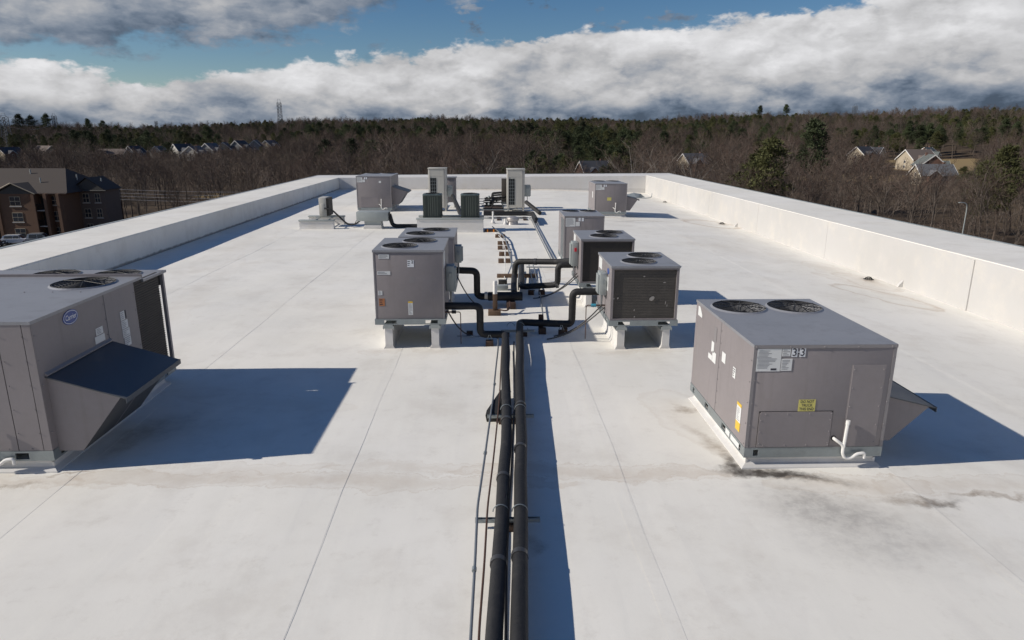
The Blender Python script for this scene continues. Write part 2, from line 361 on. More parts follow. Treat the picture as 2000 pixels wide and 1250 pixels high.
def text_mesh(txt, size, width=None, bold=0.0, shear=0.0):
    cu = bpy.data.curves.new('t', 'FONT'); cu.body = txt; cu.size = size; cu.align_x = 'CENTER'; cu.align_y = 'CENTER'; cu.offset = bold; cu.shear = shear; cu.space_line = .95
    cu.resolution_u = 3
    o = bpy.data.objects.new('t', cu); COL.objects.link(o)
    bpy.context.view_layer.update()
    me = bpy.data.meshes.new_from_object(o.evaluated_get(bpy.context.evaluated_depsgraph_get()))
    vs = [v.co.copy() for v in me.vertices]; fs = [tuple(p.vertices) for p in me.polygons]
    bpy.data.objects.remove(o); bpy.data.curves.remove(cu); bpy.data.meshes.remove(me)
    if width:
        w = max(v.x for v in vs)-min(v.x for v in vs)
        for v in vs: v.x *= width/w
    return vs, fs
# flat printed things on a face: origin, u axis, v axis, outward normal
class Face:
    def __init__(s, o, u, v): s.o = Vector(o); s.u = Vector(u); s.v = Vector(v); s.n = s.u.cross(s.v)
    def P(s, a, b, d): return s.o + s.u*a + s.v*b + s.n*d
    def plate(s, name, mt, parent, a0, a1, b0, b1, d=.002, th=.002, poly=None):
        q = poly or [(a0,b0),(a1,b0),(a1,b1),(a0,b1)]; n = len(q)
        v = [s.P(a, b, d) for a, b in q] + [s.P(a, b, d+th) for a, b in q]
        f = [tuple(range(n-1, -1, -1)), tuple(range(n, 2*n))] + [(i, (i+1) % n, n+(i+1) % n, n+i) for i in range(n)]
        return MB().add(v, f).obj(name, mt, parent)
    def text(s, name, mt, parent, txt, a, b, size, d=.0055, width=None, bold=0.0, shear=0.0):
        vs, fs = text_mesh(txt, size, width, bold, shear)
        return MB().add([s.P(a+v.x, b+v.y, d) for v in vs], fs).obj(name, mt, parent)
    def lines(s, parent, a0, a1, b0, b1, n, mt='print_ink_soft', d=.0055, seed=1):
        R = random.Random(seed); m = MB()
        for i in range(n):
            b = b1 - (i+.6)*(b1-b0)/n; h = (b1-b0)/n*.38; e = a0 + (a1-a0)*R.uniform(.45, 1)
            m.add([s.P(a0, b, d), s.P(e, b, d), s.P(e, b+h, d), s.P(a0, b+h, d)], [(0,1,2,3)])
        return struct(m.obj('fine_print', mt, parent), 'stuff')

# ------------------------------------------------------------------ the roof
RX0, RX1, RY0, RY1 = -10.72, 11.255, -9.0, 49.96
def roof_z(x):
    return 0.0 if x < 4.6 else -.268*(x-4.6)/(RX1-4.6)
roof = bpy.data.objects.new('flat_roof', None); COL.objects.link(roof); struct(roof)
seams = [-1.68 + 3.08*k for k in range(-4, 6)]
edges_x = [RX0] + [x for x in seams if RX0+.3 < x < RX1-.3] + [RX1]
Rr = random.Random(3)
ends = [RY0, 21.0, RY1]
for i in range(len(edges_x)-1):
    a, b = edges_x[i], edges_x[i+1]; last = i == len(edges_x)-2
    bo = b + (0 if last else .09)
    m = MB(); nx = 8; ny = 60; th = .0018
    xs = [a + (bo-a)*k/nx for k in range(nx+1)]; ys = [RY0 + (RY1-RY0)*k/ny for k in range(ny+1)]
    vs = []
    for j, y in enumerate(ys):
        wob = .012*sin(y*.9+i*2.1)+.008*sin(y*2.3+i)
        for k, x in enumerate(xs):
            xx = x + (wob if (k == nx and not last) or (k == 0 and i) else 0)
            und = 0.0 if k in (0, nx) else .003*sin(y*1.3+x*2+i)+.003*sin(x*3.1-y*.7)
            vs.append((xx, y, roof_z(x) + th*k/nx + und))
    W_ = nx+1
    fs = [(j*W_+k, j*W_+k+1, (j+1)*W_+k+1, (j+1)*W_+k) for j in range(ny) for k in range(nx)]
    if not last:
        o0 = len(vs)
        vs += [(vs[j*W_+nx][0], ys[j], vs[j*W_+nx][2]-th-.0005) for j in range(ny+1)]
        fs += [(j*W_+nx, o0+j, o0+j+1, (j+1)*W_+nx) for j in range(ny)]
    m.add(vs, fs).obj('membrane_sheet', 'membrane', roof)
for i, x in enumerate(edges_x[1:-1]):
    m = MB(); ys = [RY0+.02 + (RY1-RY0-.04)*k/80 for k in range(81)]
    vs = []
    for k, y in enumerate(ys):
        wb = .012*sin(y*.9+i*2.1)+.008*sin(y*2.3+i)+.004*sin(y*7+i)
        vs += [(x+.09+wb-.15-.008*sin(y*1.7+i), y, roof_z(x)+.0026), (x+.084+wb, y, roof_z(x)+.0026)]
    m.add(vs, [(2*k, 2*k+1, 2*k+3, 2*k+2) for k in range(80)]).obj('seam_strip', 'membrane', roof)
mat('brick_wall', (.28, .17, .12), .85, 0, .15, 4, bump=.4)
ob = box('office_building', 'brick_wall', None, -12.8, 13.5, -11.5, 52.6, -17.2, -.45)
tag(ob, 'four storey office block carrying the white flat roof', 'building')

# parapets
LZ, RZ = .797, .98
def parapet(name, label, m_, mt, strips):
    t = thing(name, label, 'parapet', strips)
    return t
pl = thing('parapet_wall', 'low white parapet with its inner face in shade and a wide white top', 'parapet', (-11.8, 20, 0))
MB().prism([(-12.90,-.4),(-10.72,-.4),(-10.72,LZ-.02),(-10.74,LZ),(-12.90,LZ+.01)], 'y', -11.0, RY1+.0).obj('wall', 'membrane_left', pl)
MB().prism([(-12.93,LZ+.025),(-12.93,LZ-.13),(-12.903,LZ-.13),(-12.903,LZ+.012),(-12.80,LZ+.012),(-12.80,LZ+.025)], 'y', -11.0, 52.8).obj('edge_trim', 'galv_dull', pl)
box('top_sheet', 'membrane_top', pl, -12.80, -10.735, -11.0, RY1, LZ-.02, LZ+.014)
for y in (2.2, 9.6, 16.4, 23.0, 29.7, 36.4, 43.0):
    box('lap_strip', 'membrane_left', pl, -10.722, -10.714, y, y+.09, 0.0, LZ-.03)
pr = thing('parapet_wall', 'sunlit white parapet with three stained roof drains along its foot', 'parapet', (12.4, 20, -.27))
MB().prism([(13.63,-.6),(11.255,-.6),(11.255,RZ-.02),(11.275,RZ),(13.63,RZ+.01)], 'y', -11.0, RY1+.0).obj('wall', 'membrane_wall_dimmed', pr)
MB().prism([(13.66,RZ+.025),(13.66,RZ-.13),(13.633,RZ-.13),(13.633,RZ+.012),(13.53,RZ+.012),(13.53,RZ+.025)], 'y', -11.0, 52.8).obj('edge_trim', 'galv_dull', pr)
box('lap_strip', 'membrane_wall_dimmed', pr, 11.225, 11.258, 15.35, 15.62, -.265, RZ-.03)
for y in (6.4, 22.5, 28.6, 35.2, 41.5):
    box('lap_strip', 'membrane_wall_dimmed', pr, 11.249, 11.257, y, y+.09, -.265, RZ-.03)
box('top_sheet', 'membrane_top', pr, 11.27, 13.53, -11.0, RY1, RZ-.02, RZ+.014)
for k in range(19):
    box('lap_seam', 'membrane_top', pr, 11.28, 13.52, -8.0+3.08*k, -7.93+3.08*k, RZ-.01, RZ+.0165)
    box('lap_seam', 'membrane_top', pl, -12.79, -10.74, -6.6+3.08*k, -6.53+3.08*k, LZ-.01, LZ+.0165)
pf = thing('parapet_wall', 'end parapet closing the roof towards the woods, brownish water mark along its foot', 'parapet', (0, 51.3, 0))
def zt(x): return LZ + (RZ-LZ)*(x+12.9)/(13.63+12.9)
MB().add([(x, y, z) for x in (-12.90, 13.63) for y, z in ((RY1,-.5),(RY1,zt(x)-.012),(RY1+.02,zt(x)+.006),(52.8,zt(x)+.016),(52.8,-.5))],
         [(0,1,2,3,4),(9,8,7,6,5)]+[(i,(i+1)%5,5+(i+1)%5,5+i) for i in range(5)]).obj('wall', 'membrane_curb', pf)
MB().add([(x, y, z) for x in (-12.93, 13.66) for y, z in ((52.803,zt(x)-.13),(52.83,zt(x)-.13),(52.83,zt(x)+.034),(52.70,zt(x)+.034),(52.70,zt(x)+.021),(52.803,zt(x)+.021))],
         [(0,1,2,3,4,5),(11,10,9,8,7,6)]+[(i,(i+1)%6,6+(i+1)%6,6+i) for i in range(6)]).obj('edge_trim', 'galv_dull', pf)
pb = box('parapet_wall', 'membrane_wall_dimmed', None, -12.9, 13.63, -11.4, -9.0, -.5, .88)
tag(pb, 'white parapet at the back end of the roof behind the pipes', 'parapet')
# roof drains at the foot of the right wall
for (x, y) in ((10.85, 18.95), (10.85, 31.8), (10.85, 42.6)):
    z = roof_z(x)
    d = thing('roof_drain', 'dark domed drain strainer in a stained hollow by the sunlit parapet', 'drain', (x, y, z), 'roof drains along the sunlit parapet')
    MB().lathe([(.13,.004),(.14,.016),(.10,.02),(.10,.01)], (x, y, z), 20).obj('clamp_ring', 'rubber', d, True)
    m = MB()
    for k in range(10):
        a = 2*pi*k/10; m.tube([(x+.09*cos(a), y+.09*sin(a), z+.015), (x+.085*cos(a), y+.085*sin(a), z+.05), (x+.04*cos(a), y+.04*sin(a), z+.075), (x, y, z+.08)], .008, 5)
    m.obj('strainer_dome', 'rubber', d, True)
# splash flap and corner upstand by drain
for (x, y, s_) in ((11.19, 18.0, 1), (11.2, 30.9, 1)):
    o = MB().prism([(11.252, -.265), (11.12, -.262), (11.15, -.2), (11.252, -.08)], 'y', y-.05, y+.03).obj('wall_flap', 'membrane_curb', pr)

# ------------------------------------------------------------------ unit builders
def top_with_holes(x0, x1, y0, y1, z, fans, th=.03):
    """flat top sheet with round fan openings; fans = [(cx,cy,r,cell(x0,x1,y0,y1))]"""
    m = MB()
    cells = [f[3] for f in fans]
    # remaining rectangles: cut the sheet on a grid of all cell edges
    gx = sorted({x0, x1, *[c[0] for c in cells], *[c[1] for c in cells]}); gy = sorted({y0, y1, *[c[2] for c in cells], *[c[3] for c in cells]})
    for i in range(len(gx)-1):
        for j in range(len(gy)-1):
            mx, my = (gx[i]+gx[i+1])/2, (gy[j]+gy[j+1])/2
            if any(c[0] < mx < c[1] and c[2] < my < c[3] for c in cells): continue
            m.add([(gx[i],gy[j],z),(gx[i+1],gy[j],z),(gx[i+1],gy[j+1],z),(gx[i],gy[j+1],z)], [(0,1,2,3)])
    for cx, cy, r, c in fans:
        ang = sorted([2*pi*k/40 for k in range(40)] + [atan2(yy-cy, xx-cx) % (2*pi) for xx in c[:2] for yy in c[2:]])
        inn, out, dn, rim = [], [], [], []
        for a in ang:
            ca, sa = cos(a), sin(a)
            tx = ((c[1] if ca > 0 else c[0])-cx)/ca if abs(ca) > 1e-6 else 1e9
            ty = ((c[3] if sa > 0 else c[2])-cy)/sa if abs(sa) > 1e-6 else 1e9
            tt = min(tx, ty)
            out.append((cx+ca*tt, cy+sa*tt, z)); rim.append((cx+ca*(r+.025), cy+sa*(r+.025), z)); inn.append((cx+ca*r, cy+sa*r, z+.018)); dn.append((cx+ca*r, cy+sa*r, z-.16))
        n = len(ang)
        m.add(out+rim+inn+dn, [(i, (i+1) % n, n+(i+1) % n, n+i) for i in range(n)] + [(n+i, n+(i+1) % n, 2*n+(i+1) % n, 2*n+i) for i in range(n)] + [(2*n+i, 2*n+(i+1) % n, 3*n+(i+1) % n, 3*n+i) for i in range(n)])
    # skirt
    for a, b in (((x0,y0),(x1,y0)),((x1,y0),(x1,y1)),((x1,y1),(x0,y1)),((x0,y1),(x0,y0))):
        m.add([(a[0],a[1],z),(b[0],b[1],z),(b[0],b[1],z-th),(a[0],a[1],z-th)], [(0,1,2,3)])
    return m
def fan(parent, cx, cy, z, r, blades=4, seed=0, rings=7):
    f = MB()
    for k in range(blades):
        a0 = 2*pi*k/blades + seed
        vs = []
        for i in range(6):
            rr_ = .09 + (r*.93-.09)*i/5; w = .34 + .16*i/5; tw = .07 - .03*i/5
            sw = .30*i/5
            vs += [(cx+rr_*cos(a0+sw-w/2), cy+rr_*sin(a0+sw-w/2), z-.13-tw), (cx+rr_*cos(a0+sw+w/2), cy+rr_*sin(a0+sw+w/2), z-.13+tw)]
        f.add(vs, [(2*i, 2*i+1, 2*i+3, 2*i+2) for i in range(5)])
    fo = f.obj('fan', 'fan_black', parent, True)
    MB().lathe([(.001,-.07),(.10,-.07),(.105,-.10),(.105,-.22),(.001,-.22)], (cx, cy, z), 16).obj('motor', 'fan_black', fo, True)
    g = MB()
    for k in range(rings):
        R = .10 + (r-.015-.10)*k/(rings-1)
        g.tube([(cx+R*cos(2*pi*i/32), cy+R*sin(2*pi*i/32), z+.018+.02*(1-R/r)) for i in range(33)], .0032, 4, False)
    for k in range(4):
        a = pi*k/4 + .4
        g.tube([(cx+r*cos(a), cy+r*sin(a), z+.018), (cx, cy, z+.04), (cx-r*cos(a), cy-r*sin(a), z+.018)], .0055, 4)
    g.obj('fan_guard', 'guard_wire', fo)
    MB().lathe([(.001,-.02),(r-.002,-.02)], (cx, cy, z-.30), 24).obj('fan_well', 'inner_dark', fo)
    return fo
def rail(parent, x0, x1, y0, y1, z0, z1, fx=(), ly=()):
    m = MB(); t = .02; h = z1-z0
    def side(a0, a1, slots, mk):
        cur = a0
        for s0, s1 in slots:
            mk(cur, s0, z0, z1); mk(s0, s1, z0, z0+h*.18); mk(s0, s1, z1-h*.2, z1); cur = s1
        mk(cur, a1, z0, z1)
    side(x0, x1, fx, lambda a, b, c, d: m.box(a, b, y0, y0+t, c, d))
    side(x0, x1, (), lambda a, b, c, d: m.box(a, b, y1-t, y1, c, d))
    side(y0+t+.001, y1-t-.001, ly, lambda a, b, c, d: m.box(x0, x0+t, a, b, c, d))
    side(y0+t+.001, y1-t-.001, ly, lambda a, b, c, d: m.box(x1-t, x1, a, b, c, d))
    m.box(x0+t+.001, x1-t-.001, y0+t+.001, y1-t-.001, z1-.012, z1-.004)
    return m.obj('base_rail', 'galv', parent)
def curb(x0, x1, y0, y1, z1, label, cat='roof curb', z0=None, group=None):
    z0 = roof_z((x0+x1)/2) - .02 if z0 is None else z0
    t = thing('roof_curb', label, cat, ((x0+x1)/2, (y0+y1)/2, z0), group)
    f = .07
    m = MB()
    lv = [(f, z0), (f*.9, z0+.035), (.012, z0+.075), (0, z0+.11), (0, z1)]
    vs = []
    for e, z in lv: vs += [(x0-e,y0-e,z),(x1+e,y0-e,z),(x1+e,y1+e,z),(x0-e,y1+e,z)]
    fs = [(4*i+k, 4*i+(k+1) % 4, 4*i+4+(k+1) % 4, 4*i+4+k) for i in range(len(lv)-1) for k in range(4)] + [(len(vs)-4, len(vs)-3, len(vs)-2, len(vs)-1)]
    m.add(vs, fs).obj('flashing', 'membrane_curb', t)
    # corner patches
    m = MB()
    for xx, yy in ((x0, y0), (x1, y0)):
        m.box(xx-.012, xx+.012, yy-.012, yy+.012, z0+.08, z1-.03)
    m.obj('corner_patch', 'membrane_curb', t)
    return t
def screws(parent, face, pts, mt='cabinet_trim'):
    m = MB()
    for a, b in pts:
        c = [face.P(a+.008*cos(2*pi*k/6), b+.008*sin(2*pi*k/6), .002) for k in range(6)]; d = [face.P(a+.006*cos(2*pi*k/6), b+.006*sin(2*pi*k/6), .009) for k in range(6)]
        m.add(c+d, [(0,1,2,3,4,5),(11,10,9,8,7,6)]+[(k, (k+1) % 6, 6+(k+1) % 6, 6+k) for k in range(6)])
    return struct(m.obj('screws', mt, parent), 'stuff')
def hood(parent, xf, y0, y1, prof, sgn=1, top='hood_top'):
    """outside-air hood on the +X face; prof = [(dx,z) top inner, top outer, bottom outer, bottom inner]"""
    (a, za), (b, zb), (c, zc), (d, zd) = prof
    P = lambda q, y: (xf+q[0], y, q[1])
    A, B, C, D = prof
    ho = None
    for y, s_ in ((y0, 0), (y1, 1)):
        t = .006 if not s_ else -.006
        h = MB(); h.add([P(A,y),P(B,y),P(C,y),P(D,y),P(A,y+t),P(B,y+t),P(C,y+t),P(D,y+t)], [(0,1,2,3),(7,6,5,4),(0,4,5,1),(1,5,6,2),(2,6,7,3)])
        q_ = h.obj('hood_side' if s_ else 'air_hood', 'cabinet', parent if ho is None else ho); ho = ho or q_
    L = hypot(b-a, zb-za); ux, uz = (b-a)/L, (zb-za)/L; e = .07; th = .014
    q0 = (a, za+.004); q1 = (b+ux*e, zb+uz*e+.004)
    MB().prism([(xf+q0[0],q0[1]),(xf+q1[0],q1[1]),(xf+q1[0],q1[1]-.03),(xf+q1[0]-.008,q1[1]-.03),(xf+q1[0]-.008,q1[1]+th*.6),(xf+q0[0],q0[1]+th)][::-1] if False else
               [(xf+q0[0],q0[1]),(xf+q1[0],q1[1]),(xf+q1[0],q1[1]+th),(xf+q0[0],q0[1]+th)], 'y', y0-.025, y1+.025).obj('hood_top', top, ho)
    MB().prism([(xf+q1[0]+.001,q1[1]-.045),(xf+q1[0]+.009,q1[1]-.045),(xf+q1[0]+.009,q1[1]+th+.004),(xf+q1[0]+.001,q1[1]+th+.004)], 'y', y0-.03, y1+.03).obj('drip_edge', top, ho)
    MB().prism([(xf+a,za+th+.006),(xf+a+.03,za+th+.004),(xf+a+.03,za+th+.02),(xf+a,za+th+.045)], 'y', y0-.02, y1+.02).obj('hood_flange', 'cabinet_trim', ho)
    # filter screens on the sloping underside, two of them with a divider
    ym = (y0+y1)/2
    for ya, yb in ((y0+.012, ym-.014), (ym+.014, y1-.012)):
        MB().add([P(B,ya),P(B,yb),P(C,yb),P(C,ya)], [(0,1,2,3)]).obj('filter_screen', 'filter_mesh', ho)
    MB().add([P(B,ym-.013),P(B,ym+.013),P(C,ym+.013),P(C,ym-.013)], [(0,1,2,3)]).obj('filter_divider', 'cabinet_trim', ho)
    if C[1] < D[1]+1e-6 or True:
        MB().add([P(C,y0+.012),P(C,y1-.012),P(D,y1-.012),P(D,y0+.012)], [(0,1,2,3)]).obj('hood_floor', 'cabinet_trim', ho)
    return ho
def trap(parent, x, y, z, s=1.0):
    """white condensate pipe: spigot, vent stub and running trap"""
    r = .018*s
    m = MB().tube(fillet([(x-.10*s,y+.06,z+.12*s),(x-.10*s,y-.03,z+.12*s),(x,y-.05,z+.05*s),(x-.005*s,y-.05,z-.04*s),(x+.03*s,y-.05,z-.10*s),(x+.10*s,y-.05,z-.10*s),(x+.15*s,y-.05,z-.05*s),(x+.22*s,y-.05,z-.04*s),(x+.24*s,y-.05,z-.045*s),(x+.242*s,y-.05,z-.10*s)], .05*s, 4), r, 8)
    o = m.obj('condensate_trap', 'pvc', parent, True)
    MB().tube([(x,y-.05,z+.03*s),(x+.012*s,y-.05,z+.34*s)], r, 8).obj('vent_stub', 'pvc', o, True)
    MB().tube([(x+.011*s,y-.05,z+.30*s),(x+.0125*s,y-.05,z+.345*s)], r*1.25, 8).obj('stub_collar', 'pvc', o, True)
    MB().tube([(x-.10*s,y+.001,z+.12*s),(x-.10*s,y-.004,z+.12*s)], r*1.7, 10).obj('grommet', 'rubber', o, True)
    return o
def rtu(label, x0, x1, y0, y1, z0, z1, hood_y=None, hood_prof=None, group=None, fans=True, curb_label='', detail=1, split=.5, fr=None, zc=None, curb_in=.05):
    zb = roof_z((x0+x1)/2)
    t = thing('rooftop_unit', label, 'rooftop unit', ((x0+x1)/2, (y0+y1)/2, z0-.12), group)
    curb(x0+curb_in, x1-curb_in, y0+curb_in, y1-curb_in, z0-.122, curb_label)
    rail(t, x0-.004, x1+.004, y0-.004, y1+.004, z0-.12, z0, [(x0+.10, x0+.16)], [(y0+.12,y0+.2),(y0+(y1-y0)*.3,y0+(y1-y0)*.3+.14),(y0+(y1-y0)*.62,y0+(y1-y0)*.62+.14),(y1-.2,y1-.12)])
    box('cabinet', 'seam', t, x0+.006, x1-.006, y0+.006, y1-.006, z0+.002, z1-.30)
    ys = y0 + (y1-y0)*split
    box('end_panel', 'cabinet', t, x0+.002, x1-.002, y0, y0+.006, z0+.003, z1-.031, bev=.002)
    box('back_panel', 'cabinet', t, x0+.01, x1-.01, y1-.006, y1, z0+.003, z1-.031)
    for sx, xx in ((-1, x0), (1, x1)):
        a, b = (xx, xx+.007) if sx < 0 else (xx-.007, xx)
        box('side_panel', 'cabinet', t, a, b, y0+.008, ys-.005, z0+.003, z1-.031)
        box('side_panel', 'cabinet', t, a, b, ys+.007, y1-.008, z0+.003, z1-.031)
    for a, b in ((x0-.004, x0+.032), (x1-.032, x1+.004)):
        box('corner_flange', 'cabinet_trim', t, a, b, y0-.004, y0-.0005, z0+.003, z1-.042)
    box('bottom_flange', 'cabinet_trim', t, x0+.033, x1-.033, y0-.003, y0-.0005, z0+.003, z0+.012)
    w = x1-x0; r = fr or min(.36, w*.218)
    fl = []
    if fans:
        cy1 = y1-r-.12; mid = (x0+x1)/2
        fl = [(x0+w*.31, cy1+.04, r, (x0+.02, mid, cy1-r-.05, y1-.02)), (x0+w*.73, cy1-.18+.10, r, (mid, x1-.02, cy1-r-.05-.08, y1-.02))]
        fl = [(x0+w*.265, y1-r-.13, r, (x0+.02, mid, y1-2*r-.22, y1-.02)), (x0+w*.735, y1-r-.13, r, (mid, x1-.02, y1-2*r-.22, y1-.02))]
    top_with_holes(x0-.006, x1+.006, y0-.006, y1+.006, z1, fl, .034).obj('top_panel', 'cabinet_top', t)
    MB().box(x0-.008, x1+.008, y0-.0085, y0-.0065, z1-.040, z1-.004).obj('top_flange', 'cabinet_trim', t)
    for k, f_ in enumerate(fl): fan(t, f_[0], f_[1], z1, r, 4, .5+k*.9)
    if hood_prof: hood(t, x1, hood_y[0], hood_y[1], hood_prof)
    return t
def front(y, x0=0): return Face((0, y, 0), (1,0,0), (0,0,1))      # looks to -Y
def left(x): return Face((x, 0, 0), (0,-1,0), (0,0,1))            # looks to -X ; u = -Y
def right(x): return Face((x, 0, 0), (0,1,0), (0,0,1))            # looks to +X ; u = +Y

# ---- near unit with the "3-3" tag
A = rtu('grey rooftop unit tagged 3-3 with two round fans and a yellow sticker', 2.899, 4.495, 7.10, 9.267, .26, 1.492, (7.36, 8.65),
        [(0,.80),(.66,.635),(.24,.21),(0,.21)], curb_label='white curb with black mould marks under the grey unit tagged 3-3', split=.505, fr=.345)
f = front(7.10)
f.plate('data_sticker', 'sticker', A, 2.935, 3.205, 1.185, 1.447); f.lines(A, 2.945, 3.17, 1.215, 1.43, 14, seed=4)
f.plate('sticker_logo', 'print_ink', A, 3.10, 3.165, 1.198, 1.22, .0045, .001)
f.plate('data_sticker', 'sticker', A, 3.212, 3.335, 1.19, 1.33); f.lines(A, 3.22, 3.32, 1.20, 1.32, 7, seed=6)
f.plate('data_sticker', 'sticker', A, 3.212, 3.305, 1.36, 1.446); f.lines(A, 3.22, 3.30, 1.365, 1.44, 4, seed=8)
f.plate('number_tag', 'logo_white', A, 3.318, 3.383, 1.352, 1.452); f.plate('number_tag', 'logo_white', A, 3.408, 3.473, 1.352, 1.452)
f.plate('number_dash_tag', 'logo_white', A, 3.386, 3.405, 1.395, 1.412)
f.text('number_lettering', 'print_ink', A, '3', 3.3505, 1.402, .125, width=.044, bold=.001); f.text('number_lettering', 'print_ink', A, '3', 3.4405, 1.402, .125, width=.044, bold=.001)
f.text('number_lettering', 'print_ink', A, '-', 3.3955, 1.403, .10, width=.018, bold=.002)
f.plate('warning_sticker', 'sticker_yellow', A, 3.462, 3.655, .705, .845)
f.text('sticker_lettering', 'print_ink', A, 'DO NOT\nTRUCK\nTHIS END', 3.5585, .776, .047, width=.165, bold=.0006)
pan = f.plate('access_panel', 'cabinet', A, 3.03, 3.865, .27, .70, .001, .010, [(3.03,.272),(3.865,.272),(3.865,.685),(3.85,.70),(3.05,.70),(3.03,.68)])
f.plate('panel_gasket', 'seam', A, 3.022, 3.873, .268, .708, -.001, .0045)
f.plate('service_door', 'cabinet', A, 4.03, 4.40, .272, 1.25, .001, .010); f.plate('door_gasket', 'cabinet_trim', A, 4.022, 4.408, .268, 1.256, -.001, .0045)
screws(A, Face((0,7.092,0),(1,0,0),(0,0,1)), [(3.1+.25*i, .675) for i in range(4)] + [(3.1+.25*i, .295) for i in range(4)] + [(3.05, .6-.14*i) for i in range(3)] + [(3.845, .6-.14*i) for i in range(3)] + [(4.05, 1.2-.22*i) for i in range(5)] + [(4.38, 1.2-.22*i) for i in range(5)])
screws(A, f, [(2.93, 1.35-.27*i) for i in range(5)] + [(4.47, 1.35-.27*i) for i in range(5)] + [(4.1,.27),(4.3,.27)])
screws(A, Face((0,7.093,0),(1,0,0),(0,0,1)), [(2.92+.38*i, 1.47) for i in range(5)])
trap(A, 4.02, 7.10, .245, 1.05)
l = left(2.899)
l.plate('sticker', 'sticker', A, -8.50, -8.40, .98, 1.12); l.plate('sticker', 'sticker', A, -8.44, -8.30, .86, 1.0); l.plate('sticker', 'sticker', A, -8.60, -8.45, .86, .93)
l.plate('sticker', 'sticker', A, -8.08, -7.95, .98, 1.11); l.plate('sticker', 'sticker', A, -7.67, -7.58, .92, 1.05); l.lines(A, -7.66, -7.59, .93, 1.04, 4, 'print_ink', seed=2)
l.plate('sticker', 'sticker', A, -7.44, -7.30, .47, .66); l.plate('sticker', 'sticker_amber', A, -7.44, -7.30, .36, .47); l.plate('sticker', 'sticker_amber', A, -7.44, -7.30, .661, .70)
l.lines(A, -7.42, -7.32, .48, .64, 8, seed=12)
l.plate('sticker', 'sticker', A, -9.16, -8.98, 1.30, 1.42, poly=[(-9.16,1.30),(-8.98,1.30),(-8.98,1.34),(-9.08,1.43),(-9.16,1.43)])
l.plate('faded_sticker', 'cabinet_trim', A, -8.43, -8.34, 1.14, 1.33)
l.plate('rail_sticker', 'sticker', A, -7.72, -7.58, .17, .24, .007); l.plate('rail_sticker', 'sticker', A, -7.54, -7.26, .17, .235, .007)
l.plate('door_trim', 'cabinet_trim', A, -8.198, -8.188, .27, 1.45, -.004, .008)
screws(A, l, [(-8.16, 1.35-.16*i) for i in range(7)] + [(-7.14, 1.3-.25*i) for i in range(5)])

# ---- big unit on the left, partly out of frame
BX0, BX1, BY0, BY1, BZ0, BZ1 = -8.3, -4.93, 7.22, 10.33, .265, 1.77
B_ = thing('rooftop_unit', 'large grey rooftop unit with a blue oval emblem and three round fans', 'rooftop unit', (-6.6, 8.7, .145))
curb(BX0+.06, BX1-.05, BY0+.05, BY1-.3, .143, 'long white curb under the large grey unit with the blue emblem')
rail(B_, BX0, BX1+.004, BY0-.004, BY1, .145, .265, [(-5.35,-5.2)], [(7.35,7.42),(8.2,8.35),(9.2,9.35),(9.95,10.05)])
box('cabinet', 'seam', B_, BX0+.006, BX1-.006, BY0+.006, 9.42, BZ0+.002, BZ1-.30)
box('condenser_base', 'cabinet_trim', B_, BX0+.006, BX1-.006, 9.422, BY1-.02, BZ0+.002, BZ0+.10)
for a, b in ((BX0, -5.305), (-5.295, -5.03), (-5.022, BX1-.002)):
    box('end_panel', 'cabinet', B_, a, b, BY0, BY0+.007, BZ0+.003, BZ1-.031)
rf = right(BX1)
for a, b in ((BY0+.008, 8.655), (8.665, 9.425)):
    box('side_panel', 'cabinet', B_, BX1-.007, BX1, a, b, BZ0+.003, BZ1-.031)
box('coil_panel', 'coil', B_, BX1-.06, BX1-.03, 9.44, 10.19, BZ0+.10, BZ1-.04)
m = MB()
for k in range(40): m.box(BX1-.03, BX1-.018, 9.442, 10.188, BZ0+.12+k*.034, BZ0+.128+k*.034)
m.obj('coil_fins', 'coil_dark', B_)
box('rear_coil', 'coil', B_, BX0+.1, BX1-.065, 10.195, 10.22, BZ0+.10, BZ1-.27)
box('corner_post', 'cabinet_trim', B_, BX1-.045, BX1, BY1-.05, BY1, BZ0+.002, BZ1-.04)
box('corner_post', 'cabinet_trim', B_, BX0, BX0+.045, BY1-.05, BY1, BZ0+.002, BZ1-.04)
top_with_holes(BX0-.006, BX1+.006, BY0-.006, 9.66, BZ1, [(-5.45, 9.18, .385, (-5.95, -5.0, 8.74, 9.62))], .036).obj('top_panel', 'cabinet_top', B_)
fan(B_, -5.45, 9.18, BZ1, .385, 4, .3)
box('top_lip', 'cabinet', B_, BX0, BX1, 9.661, 9.69, BZ1-.034, BZ1+.035)
top_with_holes(BX0-.006, BX1+.010, 9.69, 10.40, BZ1-.045, [(-5.46, 10.03, .32, (-5.91, -5.0, 9.70, 10.38)), (-6.34, 10.03, .32, (-6.77, -5.91, 9.70, 10.38))], .036).obj('rear_top_panel', 'cabinet_top', B_)
box('sun_stop_floor', 'inner_dark', B_, BX0+.02, BX1-.07, 9.695, 10.385, BZ1-.262, BZ1-.25)  # added dark floor, stops sun passing through the rear fans onto the roof
box('sun_stop_panel', 'inner_dark', B_, BX1-.068, BX1-.062, 9.70, 10.39, BZ1-.262, BZ1-.078)  # added panel, closes the side gap that let sunlight through
box('sun_stop_panel', 'inner_dark', B_, BX0+.05, BX1-.07, 10.387, 10.392, BZ1-.262, BZ1-.078)  # added panel, blocks sunlight leaking out at the back
fan(B_, -5.46, 10.03, BZ1-.045, .32, 4, .9); fan(B_, -6.34, 10.03, BZ1-.045, .32, 4, .1)
hood(B_, BX1, 7.33, 8.66, [(0,1.10),(.78,.86),(.27,.215),(0,.215)])
rf.plate('emblem', 'logo_blue', B_, 0, 0, 0, 0, .002, .004, [(7.93+.15*cos(2*pi*k/32), 1.635+.088*sin(2*pi*k/32)) for k in range(32)])
